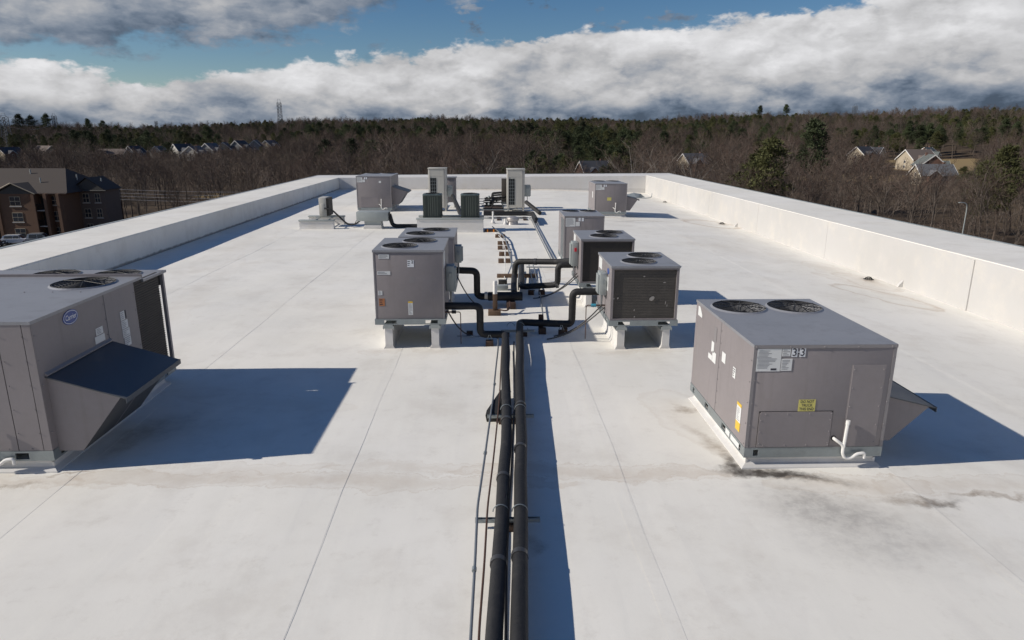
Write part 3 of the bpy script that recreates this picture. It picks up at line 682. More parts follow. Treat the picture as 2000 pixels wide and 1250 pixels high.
ring = MB()
for k in range(32):
    a, b = 2*pi*k/32, 2*pi*(k+1)/32
    ring.add([rf.P(7.93+.138*cos(a), 1.635+.078*sin(a), .0065), rf.P(7.93+.138*cos(b), 1.635+.078*sin(b), .0065), rf.P(7.93+.131*cos(b), 1.635+.072*sin(b), .0065), rf.P(7.93+.131*cos(a), 1.635+.072*sin(a), .0065)], [(0,1,2,3)])
ring.obj('emblem_ring', 'logo_white', B_)
rf.text('emblem_lettering', 'logo_white', B_, 'Carrier', 7.93, 1.635, .085, .0068, width=.215, bold=.0008, shear=.25)
rf.plate('sticker', 'sticker', B_, 8.38, 8.54, 1.27, 1.36); rf.lines(B_, 8.40, 8.52, 1.28, 1.35, 4, seed=3); rf.plate('sticker', 'sticker', B_, 8.34, 8.56, 1.17, 1.26)
for i, (a, b, c, d) in enumerate(((8.98,9.09,1.30,1.42),(8.98,9.14,1.18,1.29),(8.98,9.16,1.06,1.17),(9.0,9.16,.93,1.05))):
    rf.plate('sticker', 'sticker', B_, a, b, c, d); rf.lines(B_, a+.01, b-.02, c+.01, d-.01, 4, seed=20+i)
rf.plate('sticker', 'print_ink', B_, 9.10, 9.13, 1.31, 1.42); rf.plate('faded_sticker', 'sticker_orange', B_, 8.92, 8.98, 1.60, 1.68) if False else None
rf.plate('door_trim', 'cabinet_trim', B_, 8.656, 8.664, BZ0+.02, BZ1-.04, -.004, .009)
screws(B_, rf, [(8.63, 1.62-.2*i) for i in range(4)] + [(9.39, 1.6-.25*i) for i in range(5)] + [(7.26, 1.6-.28*i) for i in range(5)])
screws(B_, Face((0,0,BZ1),(1,0,0),(0,1,0)), [(-5.2-.35*i, 8.66) for i in range(8)])
screws(B_, front(BY0), [(-5.04, 1.6-.28*i) for i in range(5)] + [(-5.27, 1.6-.28*i) for i in range(5)] + [(-5.15,.29),(-5.4,.29)])
trap(B_, -5.60, BY0, .235, 1.05)

# ---- farther rooftop units
def tagfront(t, x0, y, z1, s=1.0, yellow=None, nums=True):
    f = front(y)
    f.plate('data_sticker', 'sticker', t, x0+.03, x0+.31, z1-.30, z1-.05); f.lines(t, x0+.04, x0+.28, z1-.28, z1-.07, 7, seed=5)
    f.plate('data_sticker', 'sticker', t, x0+.32, x0+.44, z1-.29, z1-.17)
    f.plate('number_tag', 'logo_white', t, x0+.40, x0+.46, z1-.15, z1-.05); f.plate('number_tag', 'logo_white', t, x0+.49, x0+.55, z1-.15, z1-.05)
    if yellow: f.plate('warning_sticker', 'sticker_yellow', t, *yellow)
J = rtu('grey rooftop unit with a small yellow sticker near the sunlit end corner', 5.03, 6.56, 33.04, 35.25, .19, 1.52, (33.25, 34.6), [(0,.90),(.58,.75),(.22,.22),(0,.22)], curb_label='white curb under the far grey unit with the yellow sticker', fr=.33)
tagfront(J, 5.03, 33.04, 1.52, yellow=(5.62, 5.82, .72, .87)); trap(J, 6.02, 33.04, .26, 1.05)
left(5.03).plate('sticker', 'sticker', J, -33.9, -33.7, .8, 1.1)
Fu = rtu('grey rooftop unit with a big sloping air hood beside the white outdoor unit', -6.65, -4.94, 34.95, 37.9, .20, 1.75, (35.3, 36.7), [(0,1.20),(.74,.96),(.33,.33),(0,.33)], curb_label='cream curb under the far grey unit with the sloping hood', fr=.36)
tagfront(Fu, -6.65, 34.95, 1.75); front(34.95).plate('sticker', 'sticker', Fu, -5.53, -5.42, 1.42, 1.52); trap(Fu, -5.45, 34.95, .24, 1.15)
front(34.95).plate('access_panel', 'cabinet', Fu, -6.45, -5.6, .23, .72, .001, .008)
E_ = rtu('grey rooftop unit with white number tags behind the second coil condenser', 2.13, 3.27, 19.57, 21.2, .27, 1.50, curb_label='white curb under the grey unit beside the timber-block pipe run', split=.55, fr=.25)
tagfront(E_, 2.13, 19.57, 1.50)
m = MB()
for k in range(4): m.tube([(2.125, 19.72+.2*k, .3), (2.125, 19.72+.2*k, 1.4)], .02, 6)
m.obj('side_conduit', 'conduit', E_, True)

# ---- condensing units on piers
def pier(x0, x1, y0, y1, z1, label, group=None):
    t = thing('equipment_pier', label, 'equipment pier', ((x0+x1)/2, (y0+y1)/2, 0), group)
    MB().prism([(x0-.03,-.01),(x1+.03,-.01),(x1+.028,.012),(x1+.006,.045),(x1,.08),(x1,z1-.07),(x0,z1-.07),(x0,.08),(x0-.006,.045),(x0-.028,.012)], 'y', y0, y1).obj('wrapped_curb', 'membrane_curb', t)
    MB().prism([(x0-.03,z1-.085),(x0-.02,z1-.085),(x0-.02,z1-.0695),(x1+.02,z1-.0695),(x1+.02,z1-.085),(x1+.03,z1-.085),(x1+.03,z1-.03),(x1,z1-.001),(x0,z1-.001),(x0-.03,z1-.03)], 'y', y0-.02, y1+.02).obj('metal_cap', 'galv_dull', t)
def condenser(label, x0, x1, y0, y1, z0, z1, face, pl_, fans, r, group=None, cm='coil'):
    t = thing('condensing_unit', label, 'condensing unit', ((x0+x1)/2, (y0+y1)/2, z0-.10), group)
    w = x1-x0
    rail(t, x0-.02, x1+.02, y0-.02, y1+.02, z0-.10, z0, [(x0+w*.12, x0+w*.30), (x0+w*.72, x0+w*.90)], [(y0+.2,y0+.35),(y1-.35,y1-.2)])
    pa = (x0+w*.12, x0+w*.23); pb_ = (x0+w*.80, x0+w*.91)
    pier(pa[0], pa[1], y0, y1, z0-.102, 'white wrapped pier nearer the roof\'s left side under ' + pl_ if False else pl_ + ', on its shaded-parapet side')
    pier(pb_[0], pb_[1], y0, y1, z0-.102, pl_ + ', on its sunlit-parapet side')
    box('core', 'inner_dark', t, x0+.05, x1-.05, y0+.05, y1-.05, z0+.02, z1-.32)
    if face == 'panel':
        box('front_panel', 'cabinet', t, x0, x1, y0, y0+.02, z0, z1-.031, bev=.003)
        for a, b in ((x0-.003, x0+.022), (x1-.022, x1+.003)): box('corner_flange', 'cabinet_trim', t, a, b, y0-.003, y0-.0005, z0+.002, z1-.045)
    else:
        box('coil', cm, t, x0+.05, x1-.05, y0+.03, y0+.045, z0+.03, z1-.05)
        m = MB(); nf = int((z1-z0-.1)/.0285)
        for k in range(nf): m.box(x0+.045, x1-.045, y0+.024, y0+.0298, z0+.035+k*.0285, z0+.051+k*.0285)
        m.obj('coil_fins', cm, t)
        m = MB(); m.box(x0, x0+.045, y0, y0+.05, z0, z1-.031); m.box(x1-.045, x1, y0, y0+.05, z0, z1-.031); m.box(x0+.0455, x1-.0455, y0, y0+.05, z0, z0+.03); m.box(x0+.0455, x1-.0455, y0, y0+.05, z1-.065, z1-.031)
        m.obj('coil_frame', 'cabinet', t)
    yb = y1 if face == 'panel' else y1
    box('back_panel', 'cabinet', t, x0, x1, y1-.02, y1, z0, z1-.031)
    side_y0 = y0+.022 if face == 'panel' else y0+.052
    box('side_panel', 'cabinet', t, x0, x0+.012, side_y0, y1-.022, z0, z1-.031)
    box('side_panel', 'cabinet', t, x1-.012, x1, side_y0, y1-.022, z0, z1-.031)
    top_with_holes(x0-.012, x1+.012, y0-.012, y1+.012, z1, [(cx, cy, r, c) for cx, cy, c in fans], .038).obj('top_panel', 'cabinet_top', t)
    for k, (cx, cy, c) in enumerate(fans): fan(t, cx, cy, z1, r, 4, .4+k)
    return t
def dfans(x0, x1, y0, y1, xa, xb, r):
    ym = (y0+y1)/2
    return [(xa, (y0+ym)/2+.06, (max(x0+.02, xa-.45), min(x1-.02, xa+.45), ym-.70, ym)), (xb, (y1+ym)/2-.06, (max(x0+.02, xb-.45), min(x1-.02, xb+.45), ym, ym+.70))]
cA = condenser('plain grey condensing unit with a small white number tag on its panel', -2.033, -.819, 11.83, 13.31, .55, 1.785, 'panel', 'white pier under the unit with the number tag', dfans(-2.033,-.819,11.83,13.31,-1.62,-1.32,.31), .31)
cB = condenser('plain grey condensing unit standing behind the one with the number tag', -1.94, -.77, 14.6, 16.08, .52, 1.625, 'panel', 'white pier under the unit behind the tagged one', dfans(-1.94,-.77,14.6,16.08,-1.53,-1.23,.31), .31)
cC = condenser('grey condensing unit showing a dusty dark coil with a pale smudge', 2.122, 3.317, 11.70, 13.19, .535, 1.514, 'coil', 'white pier under the unit with the dusty coil', dfans(2.122,3.317,11.7,13.19,2.68,2.92,.31), .31)
cD = condenser('grey condensing unit with a black coil and a red-handled switch', 1.99, 3.162, 14.82, 16.25, .555, 1.535, 'coil', 'white pier under the unit with the black coil', dfans(1.99,3.162,14.82,16.25,2.55,2.77,.31), .31, cm='coil_dark')
f = front(11.83)
for (a, b, c, d, mt_, n) in ((-1.94,-1.755,1.635,1.71,'sticker',3), (-1.975,-1.745,1.35,1.415,'sticker',2), (-1.975,-1.90,.985,1.065,'sticker',3), (-1.965,-1.865,.79,.925,'sticker_orange',3), (-1.455,-1.375,.625,.84,'sticker',9)):
    f.plate('sticker', mt_, cA, a, b, c, d, .001); f.lines(cA, a+.01, b-.01, c+.008, d-.008, n, 'print_ink_soft' if mt_ == 'sticker' else 'print_ink', .0045, seed=int(a*100) % 50)
f.plate('sticker', 'sticker_amber', cA, -1.455, -1.375, .842, .87, .001)
f.plate('number_tag', 'logo_white', cA, -1.445, -1.33, 1.485, 1.61, .001); f.text('number_lettering', 'print_ink', cA, '2', -1.358, 1.575, .075, .0045, width=.034, bold=.001)
f.lines(cA, -1.44, -1.38, 1.50, 1.60, 3, 'print_ink', .0045, seed=9)
f.plate('faded_patch', 'cabinet_trim', cA, -1.42, -1.33, 1.20, 1.31, .0005, .001)
right(-.819).plate('sticker', 'sticker', cA, 11.88, 12.25, 1.45, 1.72, .001)
left(2.122).plate('emblem', 'logo_blue', cC, 0, 0, 0, 0, .001, .003, [(-12.05+.10*cos(2*pi*k/20), 1.36+.055*sin(2*pi*k/20)) for k in range(20)])
left(2.122).plate('sticker', 'sticker_yellow', cC, -12.1, -12.02, 1.0, 1.25, .001) if False else left(2.122).plate('sticker', 'sticker', cC, -12.1, -12.0, 1.0, 1.25, .001)
left(2.122).plate('sticker', 'sticker', cC, -13.1, -12.75, 1.25, 1.46, .001); left(1.99).plate('sticker', 'sticker', cD, -16.1, -15.8, 1.28, 1.48, .001)
# dried splashes on the dusty coil
mat('dust_spot', (.33, .31, .29), .9, 0, .2, 30)
Rs = random.Random(4)
for cx, cz, w, h in ((2.86,.93,.075,.055),(2.18,.93,.02,.02),(2.25,.94,.02,.02),(3.06,1.22,.04,.012),(2.55,.72,.015,.02),(2.56,.60,.02,.018),(3.1,.85,.012,.04),(3.13,.80,.012,.03),(2.7,1.33,.03,.012)):
    front(11.712).plate('dust_mark', 'dust_spot', cC, 0, 0, 0, 0, .001, .001, [(cx+w*.7*cos(2*pi*k/7)*Rs.uniform(.7,1.1), cz+h*cos(2*pi*k/7-1.2)*Rs.uniform(.7,1.1)) for k in range(7)])
# disconnect switches
def disconnect(parent, x, y, z0, z1, w=.15, d=.26, red=False, sgn=1):
    x0, x1 = (x, x+w) if sgn > 0 else (x-w, x)
    o = box('disconnect_switch', 'galv_dull', parent, x0, x1, y, y+d, z0, z1, bev=.008)
    xe = x1 if sgn > 0 else x0
    MB().box(min(xe, xe+sgn*.03), max(xe, xe+sgn*.03), y+.03, y+d-.03, z0+.03, z1-.04).obj('cover', 'galv_dull', o)
    MB().box(x0+.05, x1-.04, y-.03, y-.002, z1-.20, z1-.12).obj('switch_handle', 'red_plastic' if red else 'galv', o)
    MB().tube([((x0+x1)/2, y+d/2, z0), ((x0+x1)/2, y+d/2, z0-.25), ((x0+x1)/2-sgn*.1, y+d/2, z0-.32)], .018, 8).obj('conduit_whip', 'conduit', o, True)
    return o
disconnect(cA, -.81, 12.35, .93, 1.40, .15, .3); disconnect(cB, -.765, 14.75, 1.03, 1.40, .14, .26)
disconnect(cC, 2.115, 12.1, .90, 1.31, .13, .30, sgn=-1); disconnect(cD, 1.98, 15.2, .86, 1.40, .14, .30, True, sgn=-1)

# ------------------------------------------------------------------ pipework
def pipe(name, label, pts, r, cat='pipe', mt='insulation', fr=.12, n=14, bands=(), group=None, band_mt='tape', z0=None, band_w=.06):
    rj = random.Random(int(abs(pts[0][0]*100)+abs(pts[-1][1]*37))); q_ = [Vector(pts[0])]
    for a_, b_ in zip(pts, pts[1:]):
        a_, b_ = Vector(a_), Vector(b_); n_ = int((b_-a_).length/.8)
        if abs((b_-a_).normalized().z) < .3:
            for i_ in range(1, n_):
                q_.append(a_.lerp(b_, i_/n_) + Vector((rj.gauss(0,.0055), rj.gauss(0,.004) if n_ < 4 else 0, rj.gauss(0,.006))))
        q_.append(b_)
    path = fillet(q_, fr, 7); p0 = Vector(pts[0])
    t = thing(name, label, cat, p0, group)
    MB().tube(path, r, n).obj('run', mt, t, True)
    for s_ in bands:
        tot = 0; tgt = s_
        for i in range(len(pts)-1):
            a, b = Vector(pts[i]), Vector(pts[i+1]); L = (b-a).length
            if tgt <= L:
                d = (b-a).normalized(); c = a + d*tgt
                MB().tube([c-d*band_w/2, c+d*band_w/2], r+.008, n).obj('insulation_joint', band_mt, t, True); break
            tgt -= L
    return t
PZ = .19
def mainx(y, off): return .045*(y-4.2) + off
r_main = .066
# left main: from behind the camera to the plain grey unit
pipe('insulated_pipe', 'black insulated pipe ending at the plain grey unit with the number tag', [(mainx(-8,.0),-8,PZ),(mainx(8.3,.0)+.02,8.3,PZ),(.27,12.05,PZ),(-.19,12.06,PZ),(-.19,12.08,.72),(-.82,12.10,.72)], r_main, fr=.11, bands=(11.3, 13.1, 14.6, 16.1))
pipe('insulated_pipe', 'black insulated pipe ending at the unit with the dusty coil', [(mainx(-8,.185),-8,PZ),(mainx(8.3,.20),8.3,PZ),(.57,12.85,PZ+.01),(1.56,12.65,PZ+.02),(1.56,12.6,.86),(2.10,12.6,.86)], r_main+.002, fr=.11, bands=(10.2, 13.2, 15.3, 16.6))
# thin lines that run with them
pipe('electrical_conduit', 'thin galvanised conduit running beside the two black pipes', [(-.30,-8,.12),(-.16,4.3,.12),(-.14,6.1,.14),(.03,9.0,.14),(.13,11.4,.12),(.14,12.1,.12),(-.62,12.2,.12)], .013, 'conduit', 'conduit', .12, 8, bands=(13.1, 15.3, 17.6, 20.6), band_mt='galv', band_w=.05)
pipe('copper_line', 'thin bare brown pipe between the conduit and a black pipe', [(-.14,-8,.13),(-.10,4.3,.13),(-.04,6.1,.14),(.12,9.0,.14),(.20,11.6,.13)], .010, 'pipe', 'copper', .2, 6)
pipe('liquid_line', 'thin dark pipe lying in the gap between the two black pipes', [(.00,-8,.10),(.10,4.3,.10),(.17,6.1,.11),(.34,9.0,.12),(.42,11.8,.12)], .013, 'pipe', 'cable', .2, 6)
# strut supports under the mains
def support(y, x0, x1, blk, label):
    t = thing('pipe_support', label, 'pipe support', ((x0+x1)/2, y, 0), 'steel channel supports under the black pipes')
    m = MB(); z0, z1 = .078, .119
    m.box(x0, x1, y-.02, y-.017, z0, z1); m.box(x0, x1, y+.017, y+.02, z0, z1); m.box(x0, x1, y-.0165, y+.0165, z0, z0+.003); m.box(x0, x1, y-.0165, y-.011, z1-.003, z1); m.box(x0, x1, y+.011, y+.0165, z1-.003, z1)
    m.obj('strut_channel', 'galv', t)
    for b0, b1 in blk: box('sleeper_block', 'wood_dark', t, b0, b1, y-.06, y+.05, -.005, .077, bev=.006)
    xm = (x0+x1)/2
    for px_ in (mainx(y, .0)+.01, mainx(y, .19)+.005):
        MB().tube([(px_+r_main*1.13*cos(a), y, PZ+r_main*1.13*sin(a)) for a in [pi*k/10*1.0 for k in range(11)]], .006, 5).obj('pipe_clamp', 'galv', t, True)
    MB().tube([(x1-.13, y, z1), (x1-.13, y, z1+.045)], .007, 6).obj('threaded_stud', 'galv', t, True)
    return t
support(5.92, -.16, .47, [(.10,.24)], 'steel channel on a dark block under the near stretch of the black pipes')
support(8.47, -.05, .57, [(.10,.42)], 'steel channel beside the black rubber flap under the pipes')
support(12.58, .2, .84, [(.26,.36),(.60,.70)], 'steel channel where the two black pipes part to the units')
fl = thing('rubber_flap', 'crumpled black rubber flap tucked under the left black pipe', 'flap', (.05, 8.6, 0))
MB().add([(-.075,8.5,.10),(.11,8.5,.13),(.17,9.35,.16),(.13,9.30,.14),(-.06,8.62,.12),(-.06,8.5,.008),(.12,8.5,.008),(.17,9.33,.06)], [(0,1,2,3,4),(0,5,6,1),(1,6,7,2),(0,4,3,7,6,5)]).obj('sheet', 'rubber', fl)
# block supports on the cross runs
def block(x, y, w, d, h, label, mt='wood_dark', group='timber sleeper blocks under the pipes', stay=0.0):
    t = thing('timber_block', label, 'timber block', (x, y, 0), group)
    box('block', mt, t, x-w/2, x+w/2, y-d/2, y+d/2, roof_z(x)-.004, h, bev=.006)
    if stay:
        m = MB(); m.tube([(x-.05,y,h),(x-.01,y,h+stay)], .007, 5); m.tube([(x+.05,y,h),(x+.01,y,h+stay)], .007, 5); m.obj('strap', 'galv', t)
    return t
block(1.00, 12.72, .14, .12, .12, 'dark timber block with an upright board under the pipe to the dusty coil'); block(1.36, 12.62, .11, .11, .10, 'dark timber block with a strap under the pipe to the dusty coil', stay=.10); block(1.45, 12.86, .10, .10, .09, 'small dark block tucked behind the strapped one by the dusty coil')
box('pipe_stop', 'wood_dark', None, .93, 1.02, 12.80, 12.84, 0.0, .36); o = bpy.data.objects['pipe_stop']; tag(o, 'upright dark board behind the pipe to the dusty coil', 'board')
block(-.02, 11.98, .14, .12, .10, 'dark timber block with a rusty strap under the pipe to the tagged unit', stay=.10); block(-.40, 12.62, .12, .10, .09, 'small dark block under the cables of the tagged unit')
# refrigerant and control lines at the units
def lines_at(label, x, y, z, xe, ye, mt='cable'):
    t = thing('control_cable', label, 'cable', (x, y, z)); 
    MB().tube(arc((x,y,z),(xe,ye,.03),.12), .013, 7).obj('cable', mt, t, True); return t
lines_at('black cable looping from the tagged unit to a small block', -.80, 12.25, .62, -.36, 12.55); lines_at('brown cable looping from the dusty-coil unit to the pipes', 2.05, 12.2, .70, 1.20, 12.45)
lines_at('second cable looping below the dusty-coil unit', 2.08, 12.05, .70, 1.05, 12.25); lines_at('cable looping from the black-coil unit to the pipes', 1.95, 15.1, .72, 1.15, 15.75)
lines_at('second cable looping from the black-coil unit', 1.96, 15.0, .68, 1.0, 15.6); lines_at('black cable looping from the plain unit behind the tagged one', -.75, 14.9, .75, -.25, 14.85)
def stub(label, x, y, z, xe, mt, vx):
    t = thing('service_valve', label, 'valve', (x, y, z))
    MB().tube([(x,y,z),(xe,y,z)], .03, 10).obj('valve_body', mt, t, True); MB().tube([(x,y,z),(vx,y,z)], .015, 8).obj('stem', 'copper', t, True)
    MB().tube(fillet([(xe,y,z),(xe+(xe-x)*1.0,y,z),(xe+(xe-x)*1.0,y,.03)], .04), .009, 6).obj('drop_line', 'copper', t, True)
stub('black service valve with a drop line on the tagged unit', -.70, 12.0, .63, -.62, 'rubber', -.82); stub('blue service valve with a drop line on the dusty-coil unit', 1.95, 12.25, .68, 1.86, 'blue_plastic', 2.12)
# second group of pipes (behind the first)
pipe('insulated_pipe', 'black insulated pipe rising to the plain unit behind the tagged one', [(.52,15.15,.18),(-.30,15.15,.18),(-.30,15.12,.78),(-.77,15.1,.80)], .075, fr=.13)
pipe('insulated_pipe', 'black pipe looping from the black-coil unit along the timber beams', [(2.0,15.7,.80),(1.58,15.7,.80),(1.58,15.7,.33),(.80,16.0,.22),(.76,16.2,.20),(.90,19.35,.22)], .07, fr=.12, bands=(.9, 1.9))
pipe('insulated_pipe', 'black pipe with a square bend running to the black-coil unit', [(1.97,15.95,.86),(1.70,16.9,.66),(.66,17.3,.60),(.62,17.35,.20),(.55,15.5,.18)], .075, fr=.13, bands=(1.6,))
pipe('electrical_conduit', 'grey conduit lying farthest right of the pipe bundle', [(1.24,19.5,.10),(1.20,16.5,.08),(1.10,13.9,.07),(1.04,12.9,.10)], .015, 'conduit', 'conduit', .2, 7)
pipe('electrical_conduit', 'grey conduit in the middle of the pipe bundle', [(1.12,19.5,.10),(1.07,16.2,.08)], .015, 'conduit', 'conduit', .2, 7)
pipe('electrical_conduit', 'grey conduit next to the black pipes of the bundle', [(.80,19.0,.12),(.68,16.2,.10)], .015, 'conduit', 'conduit', .2, 7)
pipe('electrical_conduit', 'level grey conduit running to the red-handled switch unit', [(.95,17.6,.40),(1.98,17.2,.46)], .02, 'conduit', 'conduit', .2, 7)
bm_ = box('timber_beam', 'wood', None, .18, 1.26, 18.13, 18.24, -.004, .10, bev=.008); tag(bm_, 'brown timber beam carrying the pipe bundle', 'timber beam')
block(.98, 16.12, .14, .12, .11, 'dark block under the bend of the bundle, left of a strapped one'); block(1.24, 16.12, .15, .12, .11, 'dark strapped block under the bend of the bundle', stay=.12)
for i, (x, y) in enumerate([(.38,25.75),(.45,24.0),(.44,22.95),(.47,21.7),(.43,20.45)]):
    t = thing('timber_block', 'pair of small rust-brown blocks under the thin curving pipe', 'timber block', (x, y, 0), 'small blocks along the curving pipe')
    for s_ in (-.10, .10): box('block', 'wood', t, x+s_-.085, x+s_+.085, y-.08, y+.08, -.004, .12, bev=.006)
pipe('electrical_conduit', 'thin grey pipe curving along the row of small blocks', [(.10,28.2,.10),(.30,26.6,.14),(.52,25.0,.14),(.60,22.5,.14),(.62,19.6,.14),(.62,18.2,.15)], .022, 'conduit', 'conduit', .5, 7)
pipe('control_cable', 'thin white cable lying over the row of small blocks', [(.20,27.,.03),(.42,24.6,.135),(.50,22.3,.135),(.45,20.3,.135),(.36,17.2,.02)], .010, 'cable', 'pvc', .5, 6)
# timber post with white cap, valve, junction
post = thing('timber_post', 'short brown timber post with a white capped pipe on it', 'post', (.09, 14.25, 0))
box('foot', 'wood', post, -.05, .22, 14.10, 14.34, -.004, .10, bev=.008); box('post', 'wood', post, .05, .15, 14.18, 14.28, .101, .45, bev=.005)
MB().lathe([(.001,.74),(.04,.738),(.047,.70),(.047,.452),(.001,.452)], (.10, 14.24, 0), 16).obj('white_cap', 'pvc', post, True)
jb = thing('pipe_junction', 'dark insulated junction box with a cream end cap beside the timber post', 'junction', (.2, 15.0, 0))
MB().tube([(-.05,15.0,.22),(.72,15.0,.22)], .10, 14).obj('wrapped_joint', 'insulation', jb, True); MB().tube([(-.06,15.0,.24),(-.13,15.0,.24)], .085, 14).obj('end_cap', 'beige_steel', jb, True)
box('sleeper', 'wood_dark', jb, .36, .55, 14.9, 15.1, -.004, .13, bev=.006)
gb = box('junction_box', 'galv_dull', None, .14, .44, 16.55, 16.72, -.004, .13, bev=.01); tag(gb, 'low grey electrical box on the roof behind the timber post', 'junction box')
blk = block(.32, 17.3, .22, .16, .12, 'black footing block at the end of the white cable', 'rubber', None)
pipe('drain_hose', 'brown hose curling out from the foot of the timber post', [(.16,14.2,.12),(.34,14.12,.10),(.42,14.3,.12),(.42,14.6,.2)], .016, 'hose', 'copper', .1, 7)
block(.46, 14.75, .20, .16, .14, 'brown block beside the curled hose')

# ------------------------------------------------------------------ far equipment
# mini split on two low walls
def low_wall(x0, x1, y0, y1, h, label, group=None):
    t = thing('equipment_pier', label, 'equipment pier', ((x0+x1)/2, (y0+y1)/2, 0), group)
    MB().prism([(y0-.05,-.01),(y1+.05,-.01),(y1+.01,.06),(y1,.1),(y1,h-.06),(y0,h-.06),(y0,.1),(y0-.01,.06)], 'x', x0, x1).obj('wrapped_curb', 'membrane_curb', t)
    box('metal_cap', 'galv_dull', t, x0-.03, x1+.03, y0-.03, y1+.03, h-.0595, h, bev=.01)
low_wall(-7.78,-6.39,28.27,28.45,.37, 'low white pier in front under the small beige condenser'); low_wall(-7.8,-6.30,29.9,30.08,.36, 'low white pier behind the small beige condenser')
ms = thing('small_condenser', 'small beige condenser on two steel feet beside the shaded parapet', 'condenser', (-6.85, 29.1, .37))
for yy in (28.95, 29.45): box('foot', 'galv_dull', ms, -7.25 if yy < 29 else -7.2, -6.5, yy-.03, yy+.03, .40, .44)
for xx in (-7.1, -6.6): box('cross_bar', 'galv_dull', ms, xx-.025, xx+.025, 28.25, 30.1, .371, .399)
box('cabinet', 'beige_steel', ms, -7.08, -6.78, 28.85, 29.65, .445, 1.21, bev=.008)
box('fan_side', 'coil_dark', ms, -6.775, -6.68, 28.88, 29.62, .47, 1.19)
box('service_cover', 'beige_steel', ms, -7.0, -6.85, 28.815, 28.845, .62, 1.0, bev=.01)
ls = thing('line_set', 'black hose sagging from the small beige condenser to the grey box', 'hose', (-6.8, 28.9, .75))
MB().tube(fillet([(-6.85,28.84,.78),(-6.55,28.8,.74),(-6.2,28.75,.40),(-5.9,28.7,.13),(-5.6,28.65,.13),(-5.3,28.6,.36)], .3, 6), .035, 10).obj('hose', 'insulation', ls, True)
MB().tube(arc((-5.6,28.6,.15),(-5.42,28.5,.42),-.02), .015, 6).obj('cable', 'cable', ls, True)
gx = thing('pipe_housing', 'grey sheet metal pipe housing on a narrow neck beside the black hose', 'pipe housing', (-4.8, 28.5, 0))
box('box', 'galv_dull', gx, -5.45, -4.16, 28.24, 28.95, .32, .69, bev=.01); box('neck', 'galv_dull', gx, -5.14, -4.47, 28.30, 28.85, .16, .318); 
MB().prism([(-5.20,-.01),(-4.41,-.01),(-4.46,.06),(-4.46,.158),(-5.15,.158),(-5.15,.06)], 'y', 28.28, 28.88).obj('flashing', 'membrane_curb', gx)
box('end_shade_plate', 'inner_dark', gx, -4.157, -4.15, 28.34, 28.85, .36, .64)  # flat near-black plate, its colour stands in for the shade inside the housing
br = thing('line_set', 'black bundled lines lying between the grey housing and the green condensers', 'hose', (-4.0, 28.7, 0))
for k, (yy, zz, r_) in enumerate(((28.6,.07,.06),(28.75,.08,.065),(28.9,.06,.05))): MB().tube(fillet([(-4.16,yy,.45+.05*k),(-4.05,yy,.12),(-3.9,yy,zz),(-2.9,yy+.05,zz)], .12), r_, 10).obj('hose', 'insulation', br, True)
# green condensers on a long curb
low_wall(-2.88,-.27,27.21,27.40,.56, 'long white pier in front under the two green condensers'); low_wall(-2.88,-.27,28.15,28.34,.56, 'long white pier behind under the two green condensers')
for (x0, lab) in ((-2.66, 'dark green condenser in front of the tall beige unit'), (-1.16, 'dark green condenser beside the slanted black duct')):
    g = thing('green_condenser', lab, 'condenser', (x0+.375, 27.75, .56)); w = .745; z0, z1 = .60, 1.47
    box('base_pan', 'green_steel', g, x0-.005, x0+w+.005, 27.38, 28.12, .561, .62, bev=.02)
    m = MB(); nn = 56; cx, cy = x0+w/2, 27.75
    pts = []
    for k in range(nn):
        a = 2*pi*k/nn; ca, sa = cos(a), sin(a); q = (abs(ca)**6+abs(sa)**6)**(-1/6); rr_ = (w/2)*q*(1.0 if k % 2 else .965); pts.append((cx+rr_*ca, cy+rr_*sa))
    m.add([(x, y, .62) for x, y in pts]+[(x, y, z1-.06) for x, y in pts], [(k, (k+1) % nn, nn+(k+1) % nn, nn+k) for k in range(nn)]); m.obj('louvred_wrap', 'green_steel', g)
    prof = []
    vs = []; 
    for sc_, z in ((1.0,z1-.06),(1.02,z1-.05),(1.02,z1-.02),(.97,z1),(.80,z1+.01),(.75,z1-.05)):
        for k in range(nn):
            a = 2*pi*k/nn; ca, sa = cos(a), sin(a); q = (abs(ca)**6+abs(sa)**6)**(-1/6) if sc_ > .9 else 1.0; vs.append((cx+w/2*q*sc_*ca, cy+w/2*q*sc_*sa, z))
    MB().add(vs, [(i*nn+k, i*nn+(k+1) % nn, (i+1)*nn+(k+1) % nn, (i+1)*nn+k) for i in range(5) for k in range(nn)]).obj('top_cap', 'green_top', g, True)
    fan(g, cx, cy, z1+.0, .29, 3, .2, 6)
    for i, (a, b) in enumerate(((1.22,1.38),(1.06,1.20),(.92,1.04))): front(27.375).plate('sticker', 'sticker', g, x0+.04, x0+.12, a, b, .0, .002)
    m = MB(); m.box(x0+.02, x0+.13, 27.372, 27.3745, .62, 1.42); m.obj('corner_panel', 'green_steel', g)
